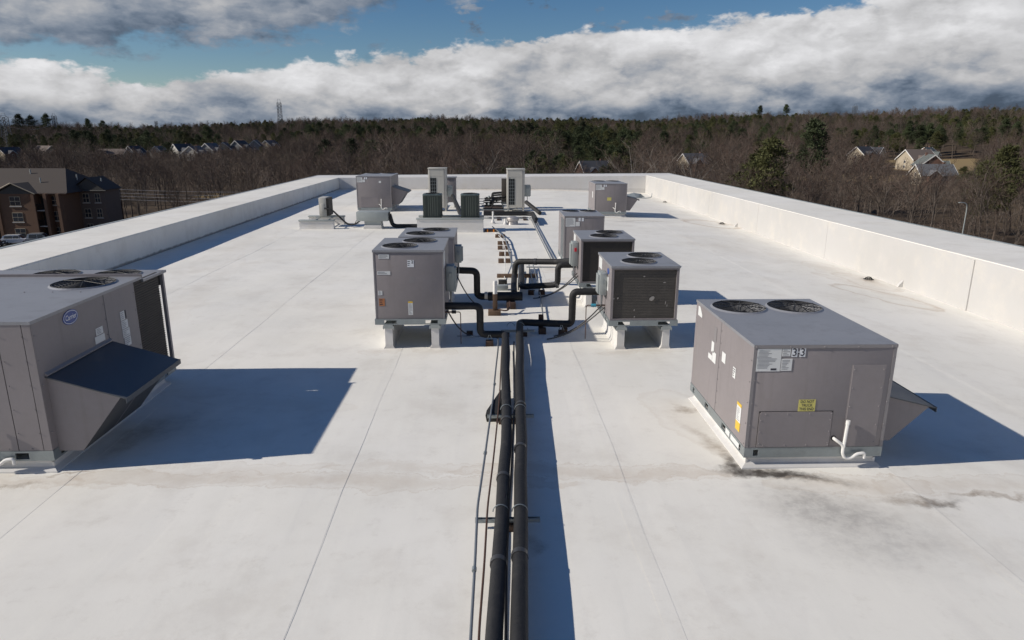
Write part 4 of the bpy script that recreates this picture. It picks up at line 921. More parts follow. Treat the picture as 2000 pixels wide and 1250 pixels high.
# tall beige units
def vrf(label, x0, y0, z0, z1):
    t = thing('tall_outdoor_unit', label, 'outdoor unit', (x0+.45, y0+.38, 0)); w, d = .91, .75
    for xx in (x0+.03, x0+w-.11):
        for yy in (y0+.03, y0+d-.11): box('leg', 'beige_steel', t, xx, xx+.08, yy, yy+.08, -.004, z0)
    box('cabinet', 'beige_steel', t, x0+.004, x0+w-.004, y0+.01, y0+d, z0+.001, z1-.05, bev=.01)
    box('top_cap', 'beige_steel', t, x0-.015, x0+w+.015, y0-.02, y0+d+.02, z1-.049, z1, bev=.012)
    f = front(y0+.008)
    f.plate('front_panel', 'beige_steel', t, x0+.42, x0+w-.13, z0+.05, z1-.42, .001, .006); f.plate('upper_panel', 'beige_steel', t, x0+.10, x0+w-.13, z1-.40, z1-.07, .001, .006)
    f.plate('grille_shade_plate', 'inner_dark', t, x0+.10, x0+.40, z0+.16, z1-.48, .001, .002)  # no hole cut; dark plate painted as the shade behind the bars
    m = MB()
    for k in range(4): m.box(x0+.10+.1*k-.006, x0+.10+.1*k+.006, y0-.008, y0+.004, z0+.16, z1-.48)
    for k in range(9):
        z = z0+.16+(z1-.48-z0-.16)*k/8; m.box(x0+.10, x0+.40, y0-.007, y0+.005, z-.006, z+.006)
    m.obj('grille_bars', 'galv', t)
    m = MB(); m.box(x0+w-.115, x0+w-.10, y0-.004, y0+.008, z0+.03, z1-.06); m.box(x0+.075, x0+.085, y0-.004, y0+.008, z0+.03, z1-.06); m.obj('panel_seams', 'cabinet_trim', t)
    return t
v1 = vrf('tall beige outdoor unit behind the green condensers', -3.08, 35.03, .16, 2.15); v2 = vrf('tall beige outdoor unit beside the slanted pipe cover and black pipe run', .86, 35.1, .16, 2.11)
pu = thing('control_cabinet', 'grey cabinet with a switch box behind a tall beige unit', 'cabinet', (-2.05, 37.2, 0))
box('cabinet', 'cabinet', pu, -2.35, -1.80, 36.9, 37.6, .28, 1.55, bev=.01); box('cap', 'cabinet_top', pu, -2.38, -1.75, 36.86, 37.64, 1.551, 1.60)
for xx in (-2.3, -1.9): box('leg', 'galv_dull', pu, xx, xx+.06, 37.0, 37.06, -.004, .279)
disconnect(v1, -2.165, 35.25, .72, 1.28, .25, .12); disconnect(v2, 1.775, 35.3, .72, 1.31, .28, .12)
dk = thing('coil_cabinet', 'dark louvred coil cabinet standing close behind a tall beige unit', 'cabinet', (.8, 36.5, 0))
box('coil', 'coil_dark', dk, .62, 1.5, 36.2, 36.9, .36, 1.54, bev=.01); box('frame', 'galv', dk, .60, 1.52, 36.18, 36.92, .25, .359)
for xx in (.64, 1.4): box('leg', 'galv', dk, xx, xx+.06, 36.4, 36.46, -.004, .249)
# slanted black ducts
for (a, b, lab) in (((1.82,34.7,.50),(2.42,33.3,.10),'slanted black pipe cover dropping from the tall beige unit beside the black pipe run'), ((-1.85,34.6,.80),(-1.15,29.0,.36),'slanted black duct between the green condensers')):
    t = thing('pipe_cover', lab, 'pipe cover', b)
    MB().tube([a, b], .10 if 'drop' in lab else .11, 8).obj('cover', 'insulation', t, True)
# horizontal run and manifold near the far units
t = thing('pipe_run', 'level bundle of black pipes across the roof to the grey unit with number tags', 'pipe', (1.5, 31.9, 0))
for k, (yy, zz, r_, mt_) in enumerate(((32.2,.24,.075,'insulation'),(32.05,.17,.06,'insulation'),(31.6,.10,.018,'conduit'),(31.2,.08,.016,'conduit'))):
    MB().tube(fillet([(-.3,yy,zz),((2.0-.05*k),yy,zz),((2.0-.05*k),(29.6,29.2,20.0,20.6)[k],zz)], .35), r_, 9).obj('run', mt_, t, True)
for xx in (.4, 1.6): box('sleeper', 'wood_dark', t, xx-.08, xx+.08, 31.1, 32.3, -.004, .045)
mf = thing('pipe_manifold', 'tangled black valves and branch pipes beside a tall beige unit', 'manifold', (.2, 36, 0))
Rm = random.Random(8)
for k in range(9):
    y = 35.2+k*.35; z = .15+.09*(k % 5)
    MB().tube(fillet([(-.35+.06*(k % 3),y,z),(.1+.05*(k % 4),y,z),(.15,y+.15,z+.25),(.85,y+.2,z+.3)], .08), .03+.012*(k % 3), 7).obj('branch_pipe', 'insulation', mf, True)
for k in range(7):
    MB().lathe([(.001,0),(.05,0),(.055,.05),(.04,.1),(.001,.1)], (-.05+.1*(k % 3), 35.3+.4*k, .3+.08*(k % 4)), 8).obj('valve', 'rubber' if k % 3 else 'galv_dull', mf, True)
for k in range(4): MB().tube(arc((.15,35.6+.5*k,.35),(.66,36.1+.3*k,.95-.15*k),.12), .012, 5).obj('cable', 'cable', mf, True)
box('stand', 'galv', mf, -.45, 1.0, 35.1, 35.16, .04, .09); box('stand', 'galv', mf, -.45, 1.0, 37.5, 37.56, .04, .09); box('stand_foot', 'wood_dark', mf, -.3, .7, 35.0, 37.6, -.004, .039)
for k in range(5): MB().tube([(-.62,35.3+.3*k,.10+.10*k),(-.3,35.3+.3*k,.10+.10*k)], .022, 6).obj('silver_branch', 'conduit', mf, True)
# vents
for (x, y, h, lab) in ((.13, 30.1, .52, 'white plastic vent pipe beside the long pier'), (.66, 29.6, .26, 'short white vent pipe beside the round metal vent')):
    t = thing('vent_pipe', lab, 'vent pipe', (x, y, 0))
    MB().lathe([(.04,.0),(.04,h),(.032,h),(.032,h-.1)], (x, y, 0), 14).obj('pipe', 'pvc', t, True); MB().lathe([(.14,.003),(.09,.03),(.06,.12),(.042,.15)], (x, y, 0), 14).obj('boot', 'membrane_curb', t, True)
t = thing('roof_vent', 'round metal mushroom vent between the two beige units', 'vent', (.98, 29.75, 0))
MB().lathe([(.26,0),(.24,.05),(.22,.2)], (.98,29.75,0), 24).obj('collar', 'vent_metal', t, True); MB().lathe([(.20,.17),(.27,.17),(.27,.24),(.25,.30),(.15,.345),(.001,.355)], (.98,29.75,0), 24).obj('hood', 'vent_metal', t, True)
# orange-tipped timber by the long curb
t = thing('timber_offcut', 'timber offcut with orange tape at the end of the long pier', 'timber', (.0, 27.4, 0))
box('board', 'wood_dark', t, -.22, .30, 27.25, 27.42, -.004, .10, bev=.005); box('orange_tape', 'orange_plastic', t, -.12, -.08, 27.235, 27.435, -.002, .112); box('orange_tape', 'orange_plastic', t, .12, .17, 27.235, 27.435, -.002, .112)
# scrap metal in the far right corner
t = thing('scrap_metal', 'bent strip of scrap sheet metal lying near the end corner', 'scrap metal', (9.7, 45.5, -.2))
MB().add([(8.7,46.0,-.14),(9.6,44.9,-.17),(10.2,45.3,-.17),(9.3,46.5,-.14),(9.5,45.6,.10),(9.9,45.3,.06)], [(0,1,4),(1,5,4),(1,2,5),(2,3,5),(3,4,5),(3,0,4)]).obj('sheet', 'galv', t)
MB().tube(fillet([(9.55,44.75,-.15),(10.1,44.6,-.17),(10.55,44.9,-.15),(10.6,45.1,.10)], .15), .025, 6).obj('rod', 'galv', t, True)

# ------------------------------------------------------------------ terrain
SKYL = [(-60,250),(az_of(0),252),(az_of(300),253),(az_of(480),246),(az_of(600),239),(az_of(900),235),(az_of(1000),238),(az_of(1150),236),(az_of(1260),239),(az_of(1400),230),(az_of(1650),230),(az_of(1800),226),(az_of(2000),226),(60,228)]
def sky_y(a):
    if a <= SKYL[0][0]: return SKYL[0][1]
    for (a0, y0), (a1, y1) in zip(SKYL, SKYL[1:]):
        if a <= a1: return y0+(y1-y0)*(a-a0)/(a1-a0)
    return SKYL[-1][1]
G0 = -17.0
def sm(t): t = max(0., min(1., t)); return t*t*(3-2*t)
def vnoise(x, y, s):
    def h(i, j):
        n = (i*374761393 + j*668265263 + s*974634777) & 0xffffffff; n = ((n ^ (n >> 13))*1274126177) & 0xffffffff
        return ((n ^ (n >> 16)) & 0xffff)/65535.
    i, j = math.floor(x), math.floor(y); u, v = sm(x-i), sm(y-j)
    return (h(i,j)*(1-u)+h(i+1,j)*u)*(1-v)+(h(i,j+1)*(1-u)+h(i+1,j+1)*u)*v
def ground_z(x, y):
    r = hypot(x, y); a = degrees(atan2(x, y))
    if abs(a) > 60: a = 60*(1 if a > 0 else -1)
    tgt = CAM_H + (265-sky_y(a))/1385*1400 - 15.0
    t = sm((r-150)/1250)
    z = G0 + (tgt-G0)*t
    return z + (vnoise(x/90, y/90, 5)-.5)*5*sm((r-200)/300) - sm((r-1450)/900)*25
m = MB(); NA = 180; radii = [0] + [14*1.072**k for k in range(76)]
vs = [(0, 0, G0)]
for r in radii[1:]:
    for k in range(NA):
        a = 2*pi*k/NA; x, y = r*sin(a), r*cos(a); vs.append((x, y, ground_z(x, y)))
fs = [(0, 1+k, 1+(k+1) % NA) for k in range(NA)]
for i in range(len(radii)-2):
    for k in range(NA): fs.append((1+i*NA+k, 1+(i+1)*NA+k, 1+(i+1)*NA+(k+1) % NA, 1+i*NA+(k+1) % NA))
LAWNS = [(236, 345, 40, 42), (262, 400, 45, 40), (290, 350, 30, 40), (160, 300, 25, 22), (-80, 240, 20, 14)]
def ground_mat():
    mt_, t, b = base_mat('woodland_floor')
    geo = t.new('ShaderNodeNewGeometry').outputs['Position']
    c = t.mix(t.sstep(t.noise(geo, .05, 6, .6), .4, .65), (.075, .055, .040, 1), (.11, .082, .055, 1))
    c = t.mix(t.sstep(t.noise(geo, .6, 6, .7), .45, .7, 0, .6), c, (.045, .035, .028, 1))
    wv = t.new('ShaderNodeVectorMath', operation='ADD'); t.l.new(geo, wv.inputs[0]); nz = t.new('ShaderNodeTexNoise'); t.l.new(geo, nz.inputs[0]); nz.inputs['Scale'].default_value = .04
    sc = t.new('ShaderNodeVectorMath', operation='SCALE'); t.l.new(nz.outputs['Color'], sc.inputs[0]); sc.inputs['Scale'].default_value = 22
    t.l.new(sc.outputs[0], wv.inputs[1])
    for (cx, cy, rx, ry) in LAWNS:
        mp = t.new('ShaderNodeMapping', vector_type='TEXTURE'); t.l.new(wv.outputs[0], mp.inputs[0]); mp.inputs['Location'].default_value = (cx+11, cy+11, 0); mp.inputs['Scale'].default_value = (rx, ry, 1e5)
        ln = t.new('ShaderNodeVectorMath', operation='LENGTH'); t.l.new(mp.outputs[0], ln.inputs[0])
        c = t.mix(t.sstep(ln.outputs['Value'], 1.05, .85), c, (.27, .20, .105, 1))
    t.put(b.inputs['Base Color'], c); b.inputs['Roughness'].default_value = .95; b.inputs['Specular IOR Level'].default_value = .1
ground_mat()
ter = struct(m.add(vs, fs).obj('terrain', 'woodland_floor', None, True, 180))
mat('asphalt', (.05, .05, .052), .85, 0, .2, .5); mat('paint_white', (.7, .7, .68), .7); mat('concrete', (.42, .40, .37), .85)

# ------------------------------------------------------------------ trees
mat('bark', (.105, .086, .072), .9, 0, .3, 2.5, obj_rand=.35); mat('twigs', (.118, .086, .066), .9, 0, .2, .6, obj_rand=.38)
mat('twigs_red', (.094, .062, .048), .9, 0, .2, .6, obj_rand=.35); mat('bark_pale', (.21, .19, .165), .85, 0, .3, 2.5)
mat('needles', (.046, .060, .026), .75, 0, .35, .9, obj_rand=.5, spec=.3); mat('needles_light', (.074, .078, .028), .75, 0, .35, .9, obj_rand=.3, spec=.3); mat('pine_bark', (.10, .075, .06), .9, 0, .3, 3)
class Raw:
    def __init__(s): s.v = []; s.f = []
    def tube(s, pts, r0, r1, n):
        m = len(pts); o = len(s.v)
        for i, p in enumerate(pts):
            d = (pts[min(i+1, m-1)]-pts[max(i-1, 0)]).normalized(); ref = Vector((1,0,0)) if abs(d.x) < .8 else Vector((0,1,0))
            u = d.cross(ref).normalized(); w = d.cross(u); r = r0+(r1-r0)*i/(m-1)
            for k in range(n): a = 2*pi*k/n; s.v.append((p+u*(r*cos(a))+w*(r*sin(a)))[:])
        for i in range(m-1):
            for k in range(n): s.f.append((o+i*n+k, o+i*n+(k+1) % n, o+(i+1)*n+(k+1) % n, o+(i+1)*n+k))
    def mesh(s, name, mt):
        me = bpy.data.meshes.new(name); me.from_pydata(s.v, [], s.f); me.materials.append(MATS[mt]); me.update(); return me
def bare_tree(seed, H, spread=.5, counts=(9,5,5,4), twr=.016, fork=.38):
    R = random.Random(seed); wood, tw = Raw(), Raw()
    def grow(p, d, L, r, lev):
        ns = (6,4,3,2,1)[lev]; pts = [p]; q = p.copy(); dd = d.copy()
        for i in range(ns):
            j = Vector((R.gauss(0,1), R.gauss(0,1), R.gauss(0,.6)))*(.05,.13,.2,.24,.2)[lev]
            dd = (dd + j + Vector((0,0,(.05,.10,.08,.05,.02)[lev]))).normalized(); q = q + dd*(L/ns); pts.append(q.copy())
        if lev <= 2: wood.tube(pts, r, r*(.25,.35,.4)[lev], (7,5,3)[lev])
        elif lev == 3: tw.tube(pts, max(r, twr), twr*.6, 3)
        else:
            u = dd.cross(Vector((R.gauss(0,1), R.gauss(0,1), R.gauss(0,1)))).normalized()*twr; o = len(tw.v)
            tw.v += [(p-u)[:], (p+u)[:], (pts[-1]+u*.3)[:], (pts[-1]-u*.3)[:]]; tw.f.append((o, o+1, o+2, o+3)); return
        n = counts[lev]
        for k in range(n):
            t = (fork + (1-fork)*(k+R.random())/n) if lev == 0 else .25+.75*(k+R.random())/n
            i = min(int(t*ns), ns-1); fr = t*ns-i; b = pts[i].lerp(pts[i+1], fr)
            ax = (pts[i+1]-pts[i]).normalized(); az_ = R.uniform(0, 2*pi) if lev else k*2.4+R.uniform(-.5,.5)
            u = ax.cross(Vector((.3,.2,1)) if abs(ax.z) < .9 else Vector((1,0,0))).normalized(); w = ax.cross(u)
            ang = R.uniform(.45, .95)*(1.25-.55*t) if lev == 0 else R.uniform(.4, .95)
            nd = ax*cos(ang) + (u*cos(az_)+w*sin(az_))*sin(ang)*(1 if lev else .7+spread)
            Ln = L*((.62-.30*t)*(1+spread*.5) if lev == 0 else R.uniform(.42,.62)*(1.15-.4*t))
            grow(b, nd.normalized(), Ln, r*(.5-.2*t if lev == 0 else .5), lev+1)
    grow(Vector((0,0,-.3)), Vector((R.gauss(0,.05), R.gauss(0,.05), 1)).normalized(), H*.9, H*.0135, 0)
    return wood, tw
def pine_tree(seed, H, base=.42, wide=.20, clumps=120, round_=False):
    R = random.Random(seed); wood, nd = Raw(), Raw()
    lean = Vector((R.gauss(0,.02), R.gauss(0,.02), 1)); pts = [lean*(H*.97*i/6) + Vector((R.gauss(0,.1), R.gauss(0,.1), 0))*(i > 0) for i in range(7)]; pts[0].z = -.3
    wood.tube(pts, H*.014, H*.003, 6)
    for k in range(clumps):
        t = base + (1-base)*R.random()**.85; tt = (t-base)/(1-base)
        prof = (sin(pi*min(1, .18+tt*.80))**.7) if not round_ else sqrt(max(0., 1-(2*tt-1)**2))
        ang = k*2.4+R.gauss(0,.5); rad = H*wide*prof*R.uniform(.35, 1.0)*(1+.35*sin(ang*2+seed)+.25*sin(k*.37))
        c = Vector((cos(ang)*rad, sin(ang)*rad, H*t + R.gauss(0,.25))) + lean*0; c.x += lean.x*H*t; c.y += lean.y*H*t
        if k % 3 == 0: wood.tube([Vector((lean.x*H*t, lean.y*H*t, H*t-rad*.25)), c], .045, .015, 3)
        cr = H*R.uniform(.035, .062)
        for j in range(46):
            d = Vector((R.gauss(0,1), R.gauss(0,1), R.gauss(.15,.75))).normalized(); s_ = c + Vector((d.x*1.25, d.y*1.25, d.z*.8))*cr*R.uniform(.15,.95); e = s_ + (d + Vector((R.gauss(0,.5), R.gauss(0,.5), R.gauss(.2,.5))))*cr*R.uniform(.25,.5)
            w = d.cross(Vector((R.gauss(0,1), R.gauss(0,1), R.gauss(0,1)))).normalized()*cr*R.uniform(.08,.16); o = len(nd.v)
            nd.v += [(s_-w)[:], (s_+w)[:], e[:]]; nd.f.append((o, o+1, o+2))
    return wood, nd
BARE, PINE = [], []
for i, (H, spr, c) in enumerate(((17,.2,(9,5,5,4)), (16,.35,(8,6,5,3)), (18,.1,(10,5,4,4)), (14,.5,(8,6,5,4)), (17,.15,(9,5,5,3)), (12,.6,(8,5,5,4)))):
    w, t_ = bare_tree(100+i, H, spr, c, fork=(.5,.4,.55,.35,.5,.3)[i]); BARE.append((w.mesh('bare_trunk', 'bark'), t_.mesh('bare_crown', 'twigs' if i % 2 else 'twigs_red'), H))
wP, tP = bare_tree(321, 17, .75, (8,5,4,3), .02); PALE = (wP.mesh('pale_trunk', 'bark_pale'), tP.mesh('pale_crown', 'twigs'), 17)
for i, (H, b_, wd, n, rd) in enumerate(((20,.45,.17,130,False), (18,.38,.20,140,False), (22,.55,.16,120,False), (15,.12,.27,170,True), (17,.3,.21,150,False))):
    w, t_ = pine_tree(200+i, H, b_, wd, n, rd); PINE.append((w.mesh('pine_trunk', 'pine_bark'), t_.mesh('pine_crown', 'needles_light' if i in (1, 4) else 'needles'), H))

Pm = (R2, U2, FW)
def project(p):
    v = Vector(p)-Vector((0,0,CAM_H)); d = v.dot(FW)
    if d < 1: return None
    return 1000+F_PX*v.dot(R2)/d, 625-F_PX*v.dot(U2)/d, d
def sil(x):
    if x < 620: return 486-(x)*(486-342)/620
    if x > 1308: return 338+(x-1308)*(485-338)/692
    return 341
def at(x, r):
    a = radians(az_of(x)); return r*sin(a), r*cos(a)
# houses (image column, distance, yaw, w, d, eave, roof pitch, wall, roof)
mat('siding_white', (.56, .54, .49), .8, 0, .08, 2); mat('siding_grey', (.24, .25, .26), .8, 0, .08, 2); mat('siding_tan', (.42, .36, .27), .8, 0, .08, 2); mat('brick_red', (.15, .085, .065), .85, 0, .15, 3); mat('siding_blue', (.22, .26, .32), .8)
mat('shingle_grey', (.125, .13, .14), .85, 0, .15, 1.2); mat('shingle_brown', (.145, .115, .10), .85, 0, .15, 1.2); mat('shingle_dark', (.055, .058, .068), .85, 0, .15, 1.2); mat('shingle_green', (.12, .135, .13), .85, 0, .15, 1.2)
mat('window_glass', (.03, .035, .045), .12, 0, .1, 4, spec=.8); mat('trim_white', (.74, .73, .70), .6, 0, .05, 2)
HOUSES = [
 (10, 560, 70, 13, 10, 5.2, .75, 'siding_tan', 'shingle_dark', 'pale tan house with a dark roof below the lattice towers'),
 (82, 600, -20, 12, 9, 5.0, .7, 'siding_white', 'shingle_brown', 'small white house half hidden by pines near the lattice towers'),
 (215, 560, 0, 18, 10, 4.6, .65, 'siding_tan', 'shingle_brown', 'wide tan house with a brown roof behind the brick apartments'),
 (258, 570, 75, 11, 9, 5.4, .9, 'siding_blue', 'shingle_dark', 'blue-grey house with a white gable beyond the bare wood'),
 (306, 590, 85, 10, 9, 5.0, .8, 'siding_white', 'shingle_grey', 'white gabled house behind the round dark pine'),
 (352, 545, 55, 12, 10, 5.6, .9, 'siding_white', 'shingle_dark', 'cream house with a steep dark roof beside the round dark pine'),
 (376, 505, 82, 12, 11, 5.0, .75, 'siding_white', 'shingle_grey', 'pale front-gabled house lowest in the row beyond the wood'),
 (408, 535, 78, 12, 11, 5.2, .85, 'siding_grey', 'shingle_grey', 'grey front-gabled house next to the pale one'),
 (436, 545, 100, 13, 11, 5.2, .85, 'siding_tan', 'shingle_dark', 'tan-fronted house with a dark roof in the row beyond the wood'),
 (466, 560, 80, 13, 11, 5.4, .9, 'siding_grey', 'shingle_dark', 'grey house with a bright gable corner in the row beyond the wood'),
 (497, 590, 98, 12, 10, 5.2, .9, 'siding_grey', 'shingle_brown', 'grey house with a brown roof towards the end of the row'),
 (525, 610, 75, 13, 10, 5.0, .8, 'siding_tan', 'shingle_grey', 'last tan house of the row beyond the wood'),
 (1160, 300, 15, 12, 10, 5.0, .85, 'brick_red', 'shingle_dark', 'brick house with a dark hipped-looking roof among the pines'),
 (1185, 1050, 5, 26, 12, 6.0, .6, 'siding_white', 'shingle_brown', 'long pale house near the skyline'),
 (1210, 1000, -20, 20, 12, 6.0, .6, 'siding_tan', 'shingle_grey', 'second pale house near the skyline'),
 (1358, 360, 25, 14, 10, 5.2, .9, 'siding_tan', 'shingle_grey', 'tan house glimpsed behind pale bare trees'),
 (1688, 440, 30, 12, 10, 5.4, .85, 'siding_tan', 'shingle_dark', 'cream house with a white-edged gable on the slope'),
 (1706, 455, -50, 11, 9, 5.6, .8, 'siding_white', 'shingle_dark', 'white-gabled wing beside the cream house'),
 (1796, 400, 8, 13, 12, 5.2, .75, 'siding_tan', 'shingle_brown', 'broad brown-roofed house on the slope above the lawn'),
 (1822, 350, 75, 11, 10, 5.2, .85, 'brick_red', 'shingle_green', 'brick-gabled house with a grey-green roof beside the lawn'),
 (1832, 315, -5, 13, 10, 4.0, .75, 'siding_tan', 'shingle_grey', 'low grey-roofed house nearest the lawn'),
 (1815, 470, 40, 12, 10, 5.2, .8, 'siding_white', 'shingle_green', 'green-roofed house highest on the slope')]
def house(x, r, yaw, w, d, e, pit, wall, roofm, label):
    X, Y = at(x, r); Z = ground_z(X, Y)-.2
    o = thing('house', label, 'house', (X, Y, Z), 'houses among the trees')
    ridge = e + d/2*pit
    def part(name, mt, vs, fs, parent=o):
        me = bpy.data.meshes.new(name); me.from_pydata(vs, [], fs); me.materials.append(MATS[mt]); q = bpy.data.objects.new(name, me); COL.objects.link(q); q.parent = parent; return q
    hw, hd = w/2, d/2
    part('wall', wall, [(-hw,-hd,0),(hw,-hd,0),(hw,hd,0),(-hw,hd,0),(-hw,-hd,e),(hw,-hd,e),(hw,hd,e),(-hw,hd,e),(-hw,0,ridge),(hw,0,ridge)], [(0,1,5,4),(2,3,7,6),(1,2,6,9,5),(3,0,4,8,7)])
    ov = .5; dz = ov*pit; th = .22
    rfv = [(-hw-ov,-hd-ov,e-dz),(hw+ov,-hd-ov,e-dz),(hw+ov,0,ridge),(-hw-ov,0,ridge),(hw+ov,hd+ov,e-dz),(-hw-ov,hd+ov,e-dz)]
    rfv = [(a,b,c+.02) for a,b,c in rfv] + [(a,b,c+.02+th) for a,b,c in rfv]
    rf_ = part('roof', roofm, rfv, [(6,7,8,9),(9,8,10,11),(0,3,2,1),(3,5,4,2),(0,1,7,6),(4,5,11,10)])
    for sx in (-1, 1):
        xa = sx*(hw+ov+.02); xb = xa+sx*.1
        pr_ = [(-hd-ov,e-dz-.25),(0,ridge-.25),(hd+ov,e-dz-.25),(hd+ov,e-dz+.26),(0,ridge+.26),(-hd-ov,e-dz+.26)]
        part('gable_trim', 'trim_white', [(xa,a,b) for a,b in pr_]+[(xb,a,b) for a,b in pr_], [(0,1,4,5),(1,2,3,4),(11,10,7,6),(10,9,8,7),(0,5,11,6),(5,4,10,11),(4,3,9,10),(0,6,7,1),(1,7,8,2)], rf_)
    # front gable over the porch
    gw = w*.34; gx_ = -w*.18; gp = hd*.62
    zr = e + gw/2*pit*1.1
    part('porch_gable', 'brick_red' if wall == 'siding_tan' else wall, [(gx_-gw/2,-hd-1.6,0),(gx_+gw/2,-hd-1.6,0),(gx_+gw/2,-hd,0),(gx_-gw/2,-hd,0),(gx_-gw/2,-hd-1.6,e),(gx_+gw/2,-hd-1.6,e),(gx_+gw/2,-hd,e),(gx_-gw/2,-hd,e),(gx_,-hd-1.6,zr)], [(0,1,5,8,4),(1,2,6,5),(3,0,4,7)])
    part('porch_roof', roofm, [(gx_-gw/2-.4,-hd-2.0,e-.25),(gx_,-hd-2.0,zr+.15),(gx_+gw/2+.4,-hd-2.0,e-.25),(gx_-gw/2-.4,-hd+gp,e-.25),(gx_,-hd+gp,zr+.15),(gx_+gw/2+.4,-hd+gp,e-.25)], [(0,1,4,3),(1,2,5,4)], rf_)
    part('porch_trim', 'trim_white', [(gx_-gw/2-.45,-hd-2.02,e-.45),(gx_,-hd-2.02,zr-.1),(gx_+gw/2+.45,-hd-2.02,e-.45),(gx_+gw/2+.45,-hd-2.02,e-.1),(gx_,-hd-2.02,zr+.28),(gx_-gw/2-.45,-hd-2.02,e-.1)], [(0,1,4,5),(1,2,3,4)], rf_)
    for (wx, wz) in ((gx_, .9), (gx_, 3.4), (w*.22, .9), (w*.36, .9), (w*.22, 3.2), (w*.36, 3.2)):
        if wz+1.4 > e and wx != gx_: continue
        yy = -hd-1.63 if wx == gx_ else -hd-.03
        wn = part('window', 'trim_white', [(wx-.6,yy,wz),(wx+.6,yy,wz),(wx+.6,yy,wz+1.5),(wx-.6,yy,wz+1.5)], [(0,1,2,3)])
        part('pane', 'window_glass', [(wx-.48,yy-.02,wz+.1),(wx+.48,yy-.02,wz+.1),(wx+.48,yy-.02,wz+1.4),(wx-.48,yy-.02,wz+1.4)], [(0,1,2,3)], wn)
    for sx in (-1, 1):
        for wz in (1.0, 3.3):
            xx = sx*(hw+.03)
            wn = part('window', 'trim_white', [(xx,-.6,wz),(xx,.6,wz),(xx,.6,wz+1.4),(xx,-.6,wz+1.4)], [(0,1,2,3)])
            part('pane', 'window_glass', [(xx+sx*.02,-.48,wz+.1),(xx+sx*.02,.48,wz+.1),(xx+sx*.02,.48,wz+1.3),(xx+sx*.02,-.48,wz+1.3)], [(0,1,2,3)], wn)
    cx = w*.3; part('chimney', 'brick_red', [(cx+a,.6+b,c) for c in (ridge-1.5, ridge+.9) for a, b in ((-.4,-.4),(.4,-.4),(.4,.4),(-.4,.4))], [(0,1,5,4),(1,2,6,5),(2,3,7,6),(3,0,4,7),(4,5,6,7)], rf_)
    o.rotation_euler.z = radians(yaw)
    return X, Y
HPOS = [(house(*h), h) for h in HOUSES]

# ------------------------------------------------------------------ brick apartments with car park
mat('apt_brick', (.145, .083, .052), .85, 0, .14, 1.5); mat('apt_siding', (.13, .10, .085), .85, 0, .1, 1); mat('apt_roof', (.060, .048, .041), .9, 0, .14, .8); mat('apt_gable', (.07, .068, .064), .8)
AZ = -15.7
ap = thing('apartment_building', 'three storey brown brick apartment block with a hipped roof and balconies', 'apartment building', (-85, 135, AZ))
def wing(x0, x1, y0, y1, eave, mt='apt_brick'): return box('wall', mt, ap, x0, x1, y0, y1, G0, eave)
EV = -6.75
wing(-112, -79.2, 131.5, 146, EV); wing(-80.4, -74.3, 136.5, 141.8, EV+.15, 'apt_siding')
for bx0, bx1 in ((-90.2,-83.6),): box('bay', 'apt_brick', ap, bx0, bx1, 129.6, 131.45, AZ, EV)
for bx0, bx1 in ((-98,-94.5),): box('bay', 'apt_brick', ap, bx0, bx1, 129.6, 131.45, AZ, EV)
def hip(x0, x1, y0, y1, ze, zr, name='roof'):
    o_ = .7; a = (y1-y0)/2*.9; ym = (y0+y1)/2
    v = [(x0-o_,y0-o_,ze),(x1+o_,y0-o_,ze),(x1+o_,y1+o_,ze),(x0-o_,y1+o_,ze),(x0+a,ym,zr),(x1-a*.55,ym,zr)]
    return MB().add(v, [(0,1,5,4),(1,2,5),(2,3,4,5),(3,0,4),(3,2,1,0)]).obj(name, 'apt_roof', ap)
r1 = hip(-112, -78.6, 131.2, 146.5, EV+.02, -2.6); 
MB().add([(-80.7,136.0,EV+.2),(-73.8,136.0,EV+.2),(-77.3,136.0,-4.2),(-80.7,142.3,EV+.2),(-73.8,142.3,EV+.2),(-77.3,142.3,-4.2)], [(0,3,5,2),(1,2,5,4)]).obj('roof', 'apt_roof', ap)
MB().add([(-80.3,136.3,EV+.22),(-74.3,136.3,EV+.22),(-77.3,136.3,-4.35)], [(0,1,2)]).obj('gable_panel', 'apt_gable', ap)
MB().tube([(-80.6,136.2,EV+.05),(-73.9,136.2,EV+.05)], .16, 6).obj('gutter', 'apt_gable', ap)
# small front gable over the bay
MB().add([(-90.7,129.2,EV),(-83.1,129.2,EV),(-86.9,129.2,-4.9),(-86.9,136.5,-4.9),(-90.7,131.2,EV),(-83.1,131.2,EV)], [(0,2,3,4),(2,1,5,3)]).obj('bay_roof', 'apt_roof', ap)
MB().add([(-90.2,129.55,EV+.01),(-83.6,129.55,EV+.01),(-86.9,129.55,-5.05)], [(0,1,2)]).obj('bay_gable', 'apt_gable', ap)
mg = MB(); mg.tube([(-90.9,129.1,EV),(-86.9,129.1,-4.8)], .09, 5); mg.tube([(-86.9,129.1,-4.8),(-82.9,129.1,EV)], .09, 5); mg.obj('gable_trim', 'siding_tan', ap)
MB().box(-112.7, -90.4, 130.4, 130.6, EV-.1, EV+.12).box(-83.3, -78.0, 130.4, 130.6, EV-.1, EV+.12).obj('gutter', 'apt_siding', ap)
def apt_window(x, z, y, w=1.9, h=1.7):
    wn = MB().box(x-w/2, x+w/2, y-.06, y, z, z+h).obj('window', 'siding_tan', ap)
    for sx in (-1, 1):
        for zz in (z+.08, z+h/2+.05): MB().box(x+(sx-1)*w/4+.07 if sx < 0 else x+.05, x-.05 if sx < 0 else x+w/2-.07, y-.075, y-.061, zz, zz+h/2-.13).obj('pane', 'window_glass', wn)
    MB().box(x-w/2-.15, x+w/2+.15, y-.14, y-.001, z-.18, z-.001).obj('sill', 'concrete', wn)
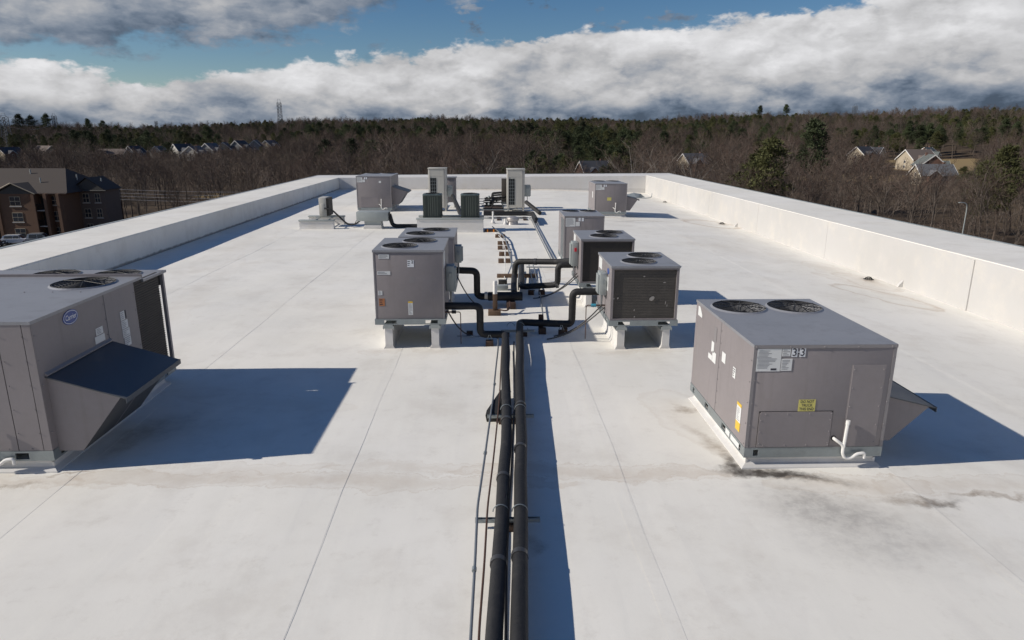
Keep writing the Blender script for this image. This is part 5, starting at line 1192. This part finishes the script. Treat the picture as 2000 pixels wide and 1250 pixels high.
for k in range(3):
    zf = AZ+.95+2.9*k
    apt_window(-86.9, zf, 129.6); apt_window(-96.2, zf, 129.6); apt_window(-80.9, zf, 131.5, 1.5); apt_window(-78.0, zf, 136.5, 1.2); apt_window(-75.8, zf, 136.5, 1.0)
    # balconies between the bays
    for x0, x1 in ((-83.4, -81.9-0.2), (-94.3, -90.4)):
        q = box('recess_shade_panel', 'inner_dark', ap, x0, x1, 131.40, 131.49, AZ+.15+2.9*k, AZ+2.55+2.9*k)  # near-black panel on the solid wall, shade of a recess put into colour
        box('balcony_slab', 'concrete', ap, x0-.05, x1+.05, 129.9, 131.39, AZ+2.9*k-.02, AZ+2.9*k+.14)
        m = MB()
        for i in range(int((x1-x0)/.16)+1): m.box(x0+.16*i, x0+.16*i+.03, 129.93, 129.96, AZ+.14+2.9*k, AZ+1.2+2.9*k)
        m.box(x0, x1, 129.92, 129.97, AZ+1.2+2.9*k, AZ+1.26+2.9*k); m.obj('railing', 'inner_dark', ap)
for xx in (-90.35, -83.85, -81.9, -79.6, -94.4):
    box('brick_pillar', 'apt_brick', ap, xx, xx+.55, 129.3 if xx > -91 and xx < -83 else 129.7, 129.58 if xx > -91 and xx < -83 else 131.3, AZ, EV-.02)
for (x, y, z) in ((-84.5,134,-4.6),(-95,134.5,-4.4),(-76,139,-5.0),(-88,137,-3.2),(-80,138,-4.2)): MB().tube([(x,y,z-.6),(x,y,z+.5)], .12, 8).obj('roof_vent', 'galv_dull', ap, True)
LOTZ = -15.45
lot = struct(box('car_park', 'asphalt', None, -130, -62, 78, 128.6, G0-.5, LOTZ))
kb = struct(MB().box(-130, -62, 128.601, 129.2, G0, LOTZ+.13).obj('kerb', 'concrete'))
mk = struct(MB().obj('parking_lines', 'paint_white') if False else (lambda mm: [mm.add([(x,122,LOTZ+.004),(x+.12,122,LOTZ+.004),(x+.12,127.5,LOTZ+.004),(x,127.5,LOTZ+.004)], [(0,1,2,3)]) for x in [-104+2.75*k for k in range(13)]] and mm.obj('parking_lines', 'paint_white'))(MB()))
mat('car_white', (.72, .73, .74), .25, 0, .03, 2, coat=.6); mat('car_silver', (.42, .44, .46), .3, .5, .03, 2, coat=.6); mat('car_dark', (.03, .03, .035), .25, 0, .03, 2, coat=.6); mat('tyre', (.02,.02,.02), .8); mat('lamp_red', (.35,.02,.02), .3); mat('lamp_clear', (.8,.8,.78), .2)
def car(label, x, y, yaw, body, L=4.7, Wd=1.85, Ht=1.68):
    o = thing('parked_car', label, 'car', (x, y, LOTZ+.005), 'cars in the car park')
    def pt(name, mt, mb, parent=o, sm_=False):
        me_o = mb.obj(name, mt, None, sm_); me_o.parent = parent; return me_o
    side = [(-L/2,.35),(-L/2,.85),(-L/2+.06,1.02),(-L/2+.20,1.05),(L/2-1.15,1.0),(L/2-.25,.86),(L/2,.68),(L/2,.35)]
    bd = MB(); n = len(side)
    for s_, k in ((-1,1),(1,1)): pass
    vs = []
    for w_, sc in ((-Wd/2,.0),(-Wd/2+.07,.05),(Wd/2-.07,.05),(Wd/2,.0)):
        vs += [(a*(1+sc*.01), w_, b+sc if b > .8 else b) for a, b in side]
    fs = [tuple(range(n)), tuple(range(4*n-1, 3*n-1, -1))] + [(j*n+i, j*n+(i+1) % n, (j+1)*n+(i+1) % n, (j+1)*n+i) for j in range(3) for i in range(n)]
    b_ = pt('body', body, bd.add(vs, fs), sm_=True)
    cab = [(-L/2+.12,1.0),(-L/2+.42,Ht-.06),(-L/2+.7,Ht),(L/2-2.2,Ht),(L/2-1.95,Ht-.06),(L/2-1.15,1.0)]
    n = len(cab); vs = []
    for w_, ins in ((-Wd/2+.05,0),(Wd/2-.05,0)): vs += [(a, w_*(1 if b < 1.1 else .86), b) for a, b in cab]
    pt('cabin', body, MB().add(vs, [tuple(range(n)), tuple(range(2*n-1, n-1, -1))]+[(i,(i+1) % n,n+(i+1) % n,n+i) for i in range(n)]))
    for s_ in (-1, 1):
        for a0, a1 in ((-L/2+.55,-.45),(-.38,.55),(.62,L/2-1.55)):
            top = Ht-.14; q = Wd/2-.05
            def yv(b): return s_*(q*(1-(b-1.0)/(Ht-1.0)*.14)+.012)
            pt('side_window', 'window_glass', MB().add([(a0,yv(1.06),1.06),(a1,yv(1.06),1.06),(a1-.12 if a1 > .6 else a1,yv(top),top),(a0+.1 if a0 < -1 else a0,yv(top),top)], [(0,1,2,3)]))
        for a in (-L/2+.85, L/2-.95):
            wh = MB().tube([(a, s_*(Wd/2-.2), .34), (a, s_*(Wd/2+.01), .34)], .34, 16); wo_ = pt('wheel', 'tyre', wh, sm_=True)
            pt('rim', 'car_silver', MB().tube([(a, s_*(Wd/2+.011), .34), (a, s_*(Wd/2+.02), .34)], .21, 12), wo_)
        pt('tail_lamp', 'lamp_red', MB().box(-L/2-.02, -L/2+.02, s_*(Wd/2-.12)-.1, s_*(Wd/2-.12)+.1, .75, 1.0)); pt('headlight', 'lamp_clear', MB().box(L/2-.12, L/2+.01, s_*(Wd/2-.25)-.17, s_*(Wd/2-.25)+.17, .66, .8))
    pt('rear_window', 'window_glass', MB().add([(-L/2+.155,-.72,1.1),(-L/2+.155,.72,1.1),(-L/2+.395,.66,Ht-.12),(-L/2+.395,-.66,Ht-.12)], [(0,1,2,3)]))
    pt('windscreen', 'window_glass', MB().add([(L/2-1.19,-.74,1.05),(L/2-1.19,.74,1.05),(L/2-1.90,.66,Ht-.1),(L/2-1.90,-.66,Ht-.1)], [(0,1,2,3)]))
    for c_ in o.children:
        pass
    o.rotation_euler.z = radians(yaw); return o
car('white estate car parked in front of the brick bay', -85.6, 126.4, 14, 'car_white'); car('silver van parked below the balconies', -81.6, 126.9, 15, 'car_silver', 4.6, 1.9, 1.9)
car('dark saloon parked nearest the white estate car', -88.2, 123.2, 12, 'car_dark', 4.6, 1.8, 1.45)

# ------------------------------------------------------------------ tree placement
def clear_of(x, y):
    if -24 < x < 26 and y < 64: return False
    if -135 < x < -64 and 70 < y < 152: return False
    for (cx, cy, rx, ry) in LAWNS:
        if ((x-cx)/rx)**2+((y-cy)/ry)**2 < 1: return False
    for (hx, hy), h in HPOS:
        d = hypot(x-hx, y-hy)
        if d < max(h[3], h[4])*.75: return False
        rr_ = hypot(hx, hy)           # keep the line of sight open just in front of each house
        t = (x*hx+y*hy)/rr_; off = abs(x*hy-y*hx)/rr_
        if rr_-34 < t < rr_ and off < h[3]*.5: return False
    return True
HPOS.append(((238, 372), (0, 0, 0, 34, 30, -1.0))); HPOS.append(((285, 352), (0, 0, 0, 20, 30, -1.0)))
def sight_cap(x, y, z):
    best = 99.
    r_ = hypot(x, y); a_ = atan2(x, y)
    for (hx, hy), h in HPOS:
        hr = hypot(hx, hy)
        if r_ > hr-2 or hr > 800: continue
        if abs(a_-atan2(hx, hy)) > (h[3]*.62)/hr + .002: continue
        zt_ = ground_z(hx, hy) + h[5]*.55                 # stay below mid-wall of the house behind
        best = min(best, CAM_H + (zt_-CAM_H)*r_/hr - z)
    if -34.5 < degrees(a_) < -27.5 and r_ < 125: best = min(best, 3)
    return best
R = random.Random(11); bare_pts, pine_pts = [], []
r = 128.0
while r < 1560:
    s_ = 6.0 + 9.5*min(1, r/900)
    n = int(radians(96)*r/s_)
    for k in range(n):
        a = radians(-48+1.0) + radians(96)*(k+R.random())/n; rr_ = r+R.uniform(-.5,.5)*s_; x, y = rr_*sin(a), rr_*cos(a)
        if not clear_of(x, y): continue
        u = degrees(a); px = 1000+1385*tan(radians(u-YAW))
        v = .6*vnoise(x/70, y/70, 2)+.4*vnoise(x/28, y/28, 9)
        thr = .66
        if 1020 < px < 1240 and 170 < rr_ < 520: thr = .40
        elif px < 620 and rr_ < 430: thr = .86
        elif px > 1380 and rr_ < 260: thr = .84
        elif rr_ > 780: thr = .49
        elif rr_ > 480: thr = .50
        kind = 'p' if v > thr else 'b'
        if px < 640 and rr_ < 150: continue
        sc_ = R.uniform(.66, 1.04) if kind == 'b' else R.uniform(.62, 1.0)
        if kind == 'p' and rr_ < 420: sc_ *= .82
        kd = R.randrange(100)
        if kind == 'p' and rr_ > 600: kd = R.choice((3, 3, 8, 4, 1)); sc_ = R.uniform(.62, .98)
        if px < 620 and rr_ < 430: sc_ *= .86
        if px > 1380 and rr_ < 200: sc_ *= .84
        lim = sight_cap(x, y, ground_z(x, y))
        sc_ = min(sc_, lim/17.5)
        if sc_ < .28: continue
        (pine_pts if kind == 'p' else bare_pts).append((x, y, ground_z(x, y), sc_, kd, R.uniform(0, 2*pi)))
    r += s_*.92
# individual pines that stand out
SPEC = [(1512,142,1.12,1,'bushy yellow-green pine rising close behind the sunlit parapet'), (1478,150,.95,1,'smaller yellow-green pine leaning on the bushy one'), (1592,205,1.22,0,'tall pine with a rounded crown above the bare wood'), (1975,165,1.05,1,'broad pine standing beside the lawn'), (1935,180,.90,4,'dark pine beside the broad one'),
        (742,300,1.05,3,'round dark evergreen above the end parapet'), (620,290,.85,3,'dark evergreen behind the shaded corner of the roof'), (690,310,.75,3,'low dark evergreen next to the round one'), (322,430,.98,3,'round dark pine in front of the houses'),
        (40,880,1.25,2,'flat-topped pine on the skyline beside a lattice tower'), (62,890,1.2,2,'second flat-topped pine on the skyline'), (92,900,1.3,2,'flat-topped pine between two lattice towers'), (175,950,1.1,2,'lone flat-topped pine on the skyline'), (203,960,1.0,2,'smaller flat-topped pine next to the lone one'),
        (1478,1150,1.3,2,'slim dark pine on the skyline'), (1530,1150,1.3,2,'dark pine clump on the skyline')]
def place_tree(x, y, z, sc_, rot, proto, name, label, group=None, cat='tree'):
    o = thing(name, label, cat, (x, y, z), group)
    for me, nm in ((proto[0], 'trunk'), (proto[1], 'crown')):
        c = bpy.data.objects.new(nm, me); COL.objects.link(c); c.parent = o
    o.rotation_euler.z = rot; o.scale = (sc_,)*3
    return o
for (px, r, sc_, pi_, lab) in SPEC:
    x, y = at(px, r); place_tree(x, y, ground_z(x, y), sc_, R.uniform(0, 6), PINE[pi_], 'pine_tree', lab)
for (px, r, sc_, lab) in ((1232,118,.92,'pale-barked bare tree spreading above the end parapet'), (1290,135,.88,'slender pale bare tree beside the spreading one'), (945,122,.86,'pale bare tree rising behind the end parapet'), (1345,122,.84,'leaning pale bare tree above the sunlit corner')):
    x, y = at(px, r); place_tree(x, y, ground_z(x, y), sc_, R.uniform(0, 6), PALE, 'bare_tree', lab)
def rank(pts, H):
    out = []
    for p in pts:
        top = project((p[0], p[1], p[2]+H*p[3]))
        if top is None or not (-160 < top[0] < 2160): out.append((-1, p)); continue
        vis = sil(top[0]) - top[1]
        if vis < -25: continue
        base = project((p[0], p[1], p[2]))
        out.append((min(vis, base[1]-top[1]) if 0 < top[0] < 2000 else 0.0, p))
    out.sort(key=lambda q: -q[0]); return [q[1] for q in out]
bare_pts = rank(bare_pts, 16); pine_pts = rank(pine_pts, 18)
def region(x, y):
    a = degrees(atan2(x, y)); r_ = hypot(x, y)
    return 'shaded' if a < -9 else ('end' if a < 12 else 'sunlit')
BL = {'shaded': ('bare brown winter tree in the wood beyond the shaded parapet', 'bare trees beyond the shaded parapet'), 'end': ('bare brown winter tree in the wood beyond the end parapet', 'bare trees beyond the end parapet'), 'sunlit': ('bare grey-brown winter tree in the wood beyond the sunlit parapet', 'bare trees beyond the sunlit parapet')}
PL = {'shaded': ('dark green evergreen in the wood beyond the shaded parapet', 'evergreens beyond the shaded parapet'), 'end': ('dark green evergreen in the wood beyond the end parapet', 'evergreens beyond the end parapet'), 'sunlit': ('dark green evergreen in the wood beyond the sunlit parapet', 'evergreens beyond the sunlit parapet')}
for p in bare_pts[:290]:
    g = BL[region(p[0], p[1])]; place_tree(p[0], p[1], p[2], p[3], p[5], BARE[p[4] % len(BARE)], 'bare_tree', g[0], g[1])
for p in pine_pts[:200]:
    g = PL[region(p[0], p[1])]; place_tree(p[0], p[1], p[2], p[3], p[5], PINE[p[4] % len(PINE)], 'pine_tree', g[0], g[1])
def woodland(name, label, pts, protos, cat='woodland'):
    pc = bpy.data.collections.new(name + '_kinds')
    for i, (a, b, H) in enumerate(protos):
        me = bpy.data.meshes.new('kind'); va = [v.co[:] for v in a.vertices]; vb = [v.co[:] for v in b.vertices]; na = len(va)
        me.from_pydata(va+vb, [], [tuple(p.vertices) for p in a.polygons]+[tuple(i_+na for i_ in p.vertices) for p in b.polygons])
        me.materials.append(a.materials[0]); me.materials.append(b.materials[0])
        me.polygons.foreach_set('material_index', [0]*len(a.polygons)+[1]*len(b.polygons))
        pc.objects.link(bpy.data.objects.new('kind_%02d' % i, me))
    me = bpy.data.meshes.new(name); me.from_pydata([p[:3] for p in pts], [], [])
    for nm, idx in (('tree_scale', 3), ('tree_turn', 5)):
        at_ = me.attributes.new(nm, 'FLOAT', 'POINT'); at_.data.foreach_set('value', [p[idx] for p in pts])
    at_ = me.attributes.new('tree_kind', 'INT', 'POINT'); at_.data.foreach_set('value', [p[4] % len(protos) for p in pts])
    o = bpy.data.objects.new(name, me); COL.objects.link(o); struct(o, 'stuff'); o['label'] = label; o['category'] = cat
    ng = bpy.data.node_groups.new(name, 'GeometryNodeTree'); ng.interface.new_socket('Geometry', in_out='INPUT', socket_type='NodeSocketGeometry'); ng.interface.new_socket('Geometry', in_out='OUTPUT', socket_type='NodeSocketGeometry')
    N, Lk = ng.nodes, ng.links
    gi, go = N.new('NodeGroupInput'), N.new('NodeGroupOutput'); ip = N.new('GeometryNodeInstanceOnPoints'); ci = N.new('GeometryNodeCollectionInfo')
    ci.inputs['Collection'].default_value = pc; ci.inputs['Separate Children'].default_value = True; ci.inputs['Reset Children'].default_value = True
    ip.inputs['Pick Instance'].default_value = True
    def attr(nm, ty):
        n = N.new('GeometryNodeInputNamedAttribute'); n.data_type = ty; n.inputs['Name'].default_value = nm; return n.outputs['Attribute']
    cx = N.new('ShaderNodeCombineXYZ'); Lk.new(attr('tree_turn', 'FLOAT'), cx.inputs[2])
    Lk.new(gi.outputs[0], ip.inputs['Points']); Lk.new(ci.outputs[0], ip.inputs['Instance']); Lk.new(attr('tree_kind', 'INT'), ip.inputs['Instance Index'])
    Lk.new(cx.outputs[0], ip.inputs['Rotation']); Lk.new(attr('tree_scale', 'FLOAT'), ip.inputs['Scale']); Lk.new(ip.outputs[0], go.inputs[0])
    md = o.modifiers.new('trees', 'NODES'); md.node_group = ng
    return o
woodland('bare_woodland', 'far brown wood of bare winter trees reaching to the skyline', bare_pts[290:], BARE)
woodland('pine_woodland', 'far dark wood of evergreens reaching to the skyline', pine_pts[200:], PINE)
print('trees', len(bare_pts), len(pine_pts))

# ------------------------------------------------------------------ pylons, wires, lamp
mat('pylon_steel', (.10, .11, .125), .7, 0, .1, .2)
def pylon(px, r, H, label, arms=True, wid=5.0):
    x, y = at(px, r); z = ground_z(x, y)
    o = thing('lattice_tower', label, 'lattice tower', (x, y, z), 'lattice towers on the skyline')
    def hw(t): return wid/2*(1-t) + wid*.11 if t < .62 else wid*.30
    m = MB(); lv = [i/10 for i in range(11)]
    for sx in (-1, 1):
        for sy in (-1, 1):
            m.tube([(x+sx*hw(t), y+sy*hw(t), z+H*t*.9) for t in lv], .30, 4)
    m.obj('legs', 'pylon_steel', o)
    m = MB()
    for a, b in zip(lv, lv[1:]):
        for s_ in (-1, 1):
            m.tube([(x-hw(a), y+s_*hw(a), z+H*a*.9), (x+hw(b), y+s_*hw(b), z+H*b*.9)], .16, 3); m.tube([(x+hw(a), y+s_*hw(a), z+H*a*.9), (x-hw(b), y+s_*hw(b), z+H*b*.9)], .16, 3)
        m.tube([(x-hw(b), y-hw(b), z+H*b*.9), (x+hw(b), y-hw(b), z+H*b*.9)], .16, 3)
    m.obj('bracing', 'pylon_steel', o)
    m = MB()
    for t, L_ in ((.66, 3.4), (.80, 3.6), (.90, 2.6)):
        for s_ in (-1, 1): m.tube([(x+s_*wid*.2, y, z+H*t), (x+s_*L_, y, z+H*t+.3)], .14, 3); m.tube([(x+s_*wid*.2, y, z+H*t+1.2), (x+s_*L_, y, z+H*t+.3)], .10, 3)
    m.tube([(x-wid*.28, y, z+H*.9), (x-wid*.2, y, z+H), (x+wid*.2, y, z+H), (x+wid*.28, y, z+H*.9)], .14, 3)
    m.obj('crossarm', 'pylon_steel', o)
    return (x, y, z+H)
P1 = pylon(12, 700, 30, 'lattice tower standing over the tan house', wid=7); P2 = pylon(110, 900, 30, 'lattice tower between flat-topped pines'); pylon(307, 1250, 27, 'distant lattice tower with a smaller one beside it'); pylon(332, 1350, 24, 'smallest distant lattice tower'); pylon(549, 950, 44, 'tall lattice tower over the row of houses', wid=7); pylon(1662, 1150, 30, 'lattice tower on the wooded hill', wid=8)
mat('wire', (.30, .30, .31), .5, .4)
for i, (zz) in enumerate((-7.5,-8.25,-8.9,-9.6)):
    t = thing('overhead_wire', ('top', 'second', 'third', 'lowest')[i] + ' overhead wire strung past the end of the brick apartments', 'wire', (-60, 150, zz))
    MB().tube(arc((-79,150.5,zz),(-30,150,zz-.1),.5, 16), .035, 4).obj('wire', 'wire', t); 
for i, (xx, zz) in enumerate(((-79, -6.8), (-30, -6.9))):
    t = thing('utility_pole', ('wooden utility pole at the end of the brick apartments', 'wooden utility pole hidden beyond the shaded parapet')[i], 'pole', (xx, 150.8, G0))
    MB().tube([(xx,150.9,G0),(xx,150.9,zz)], .16, 8).obj('pole', 'wood_dark', t, True); MB().tube([(xx,150.75,-10.2),(xx,150.75,-7.2)], .05, 6).obj('bracket', 'galv', t, True)
for k, dzz in enumerate((0, -4.2, -8)):
    t = thing('overhead_wire', ('upper', 'middle', 'lower')[k] + ' power line strung between the lattice towers', 'wire', P1)
    MB().tube(arc((P1[0],P1[1],P1[2]+dzz-1.5), (P2[0],P2[1],P2[2]+dzz-1.5), 5, 20), .09, 4).obj('wire', 'wire', t)
    MB().tube(arc((P1[0],P1[1],P1[2]+dzz-1.5), (P1[0]-110,P1[1]-170,P1[2]+dzz-1.5), 6, 20), .09, 4).obj('wire', 'wire', t)
lx, ly = 67.0, 95.0
t = thing('street_lamp', 'slim street lamp with a curved arm beyond the sunlit parapet', 'street lamp', (lx, ly, ground_z(lx, ly)))
MB().tube(fillet([(lx,ly,G0),(lx+.05,ly,-6.0),(lx-.1,ly,-5.3),(lx-.7,ly,-5.15)], .7, 6), .075, 8).obj('post', 'galv_dull', t, True); MB().box(lx-1.25, lx-.65, ly-.12, ly+.12, -5.22, -5.10, bev=.03).obj('lamp_head', 'galv_dull', t, True)
# lane between the houses on the slope
m = MB(); pts = [at(1700, 385), at(1722, 398), at(1742, 412), at(1768, 420), at(1790, 432)]
for k in range(len(pts)-1):
    (x0, y0), (x1, y1) = pts[k], pts[k+1]; d = Vector((x1-x0, y1-y0)).normalized(); n_ = Vector((-d.y, d.x))*3
    m.add([(x0-n_.x,y0-n_.y,ground_z(x0,y0)+.35),(x0+n_.x,y0+n_.y,ground_z(x0,y0)+.35),(x1+n_.x,y1+n_.y,ground_z(x1,y1)+.35),(x1-n_.x,y1-n_.y,ground_z(x1,y1)+.35)], [(0,1,2,3)])
struct(m.obj('road', 'concrete'))
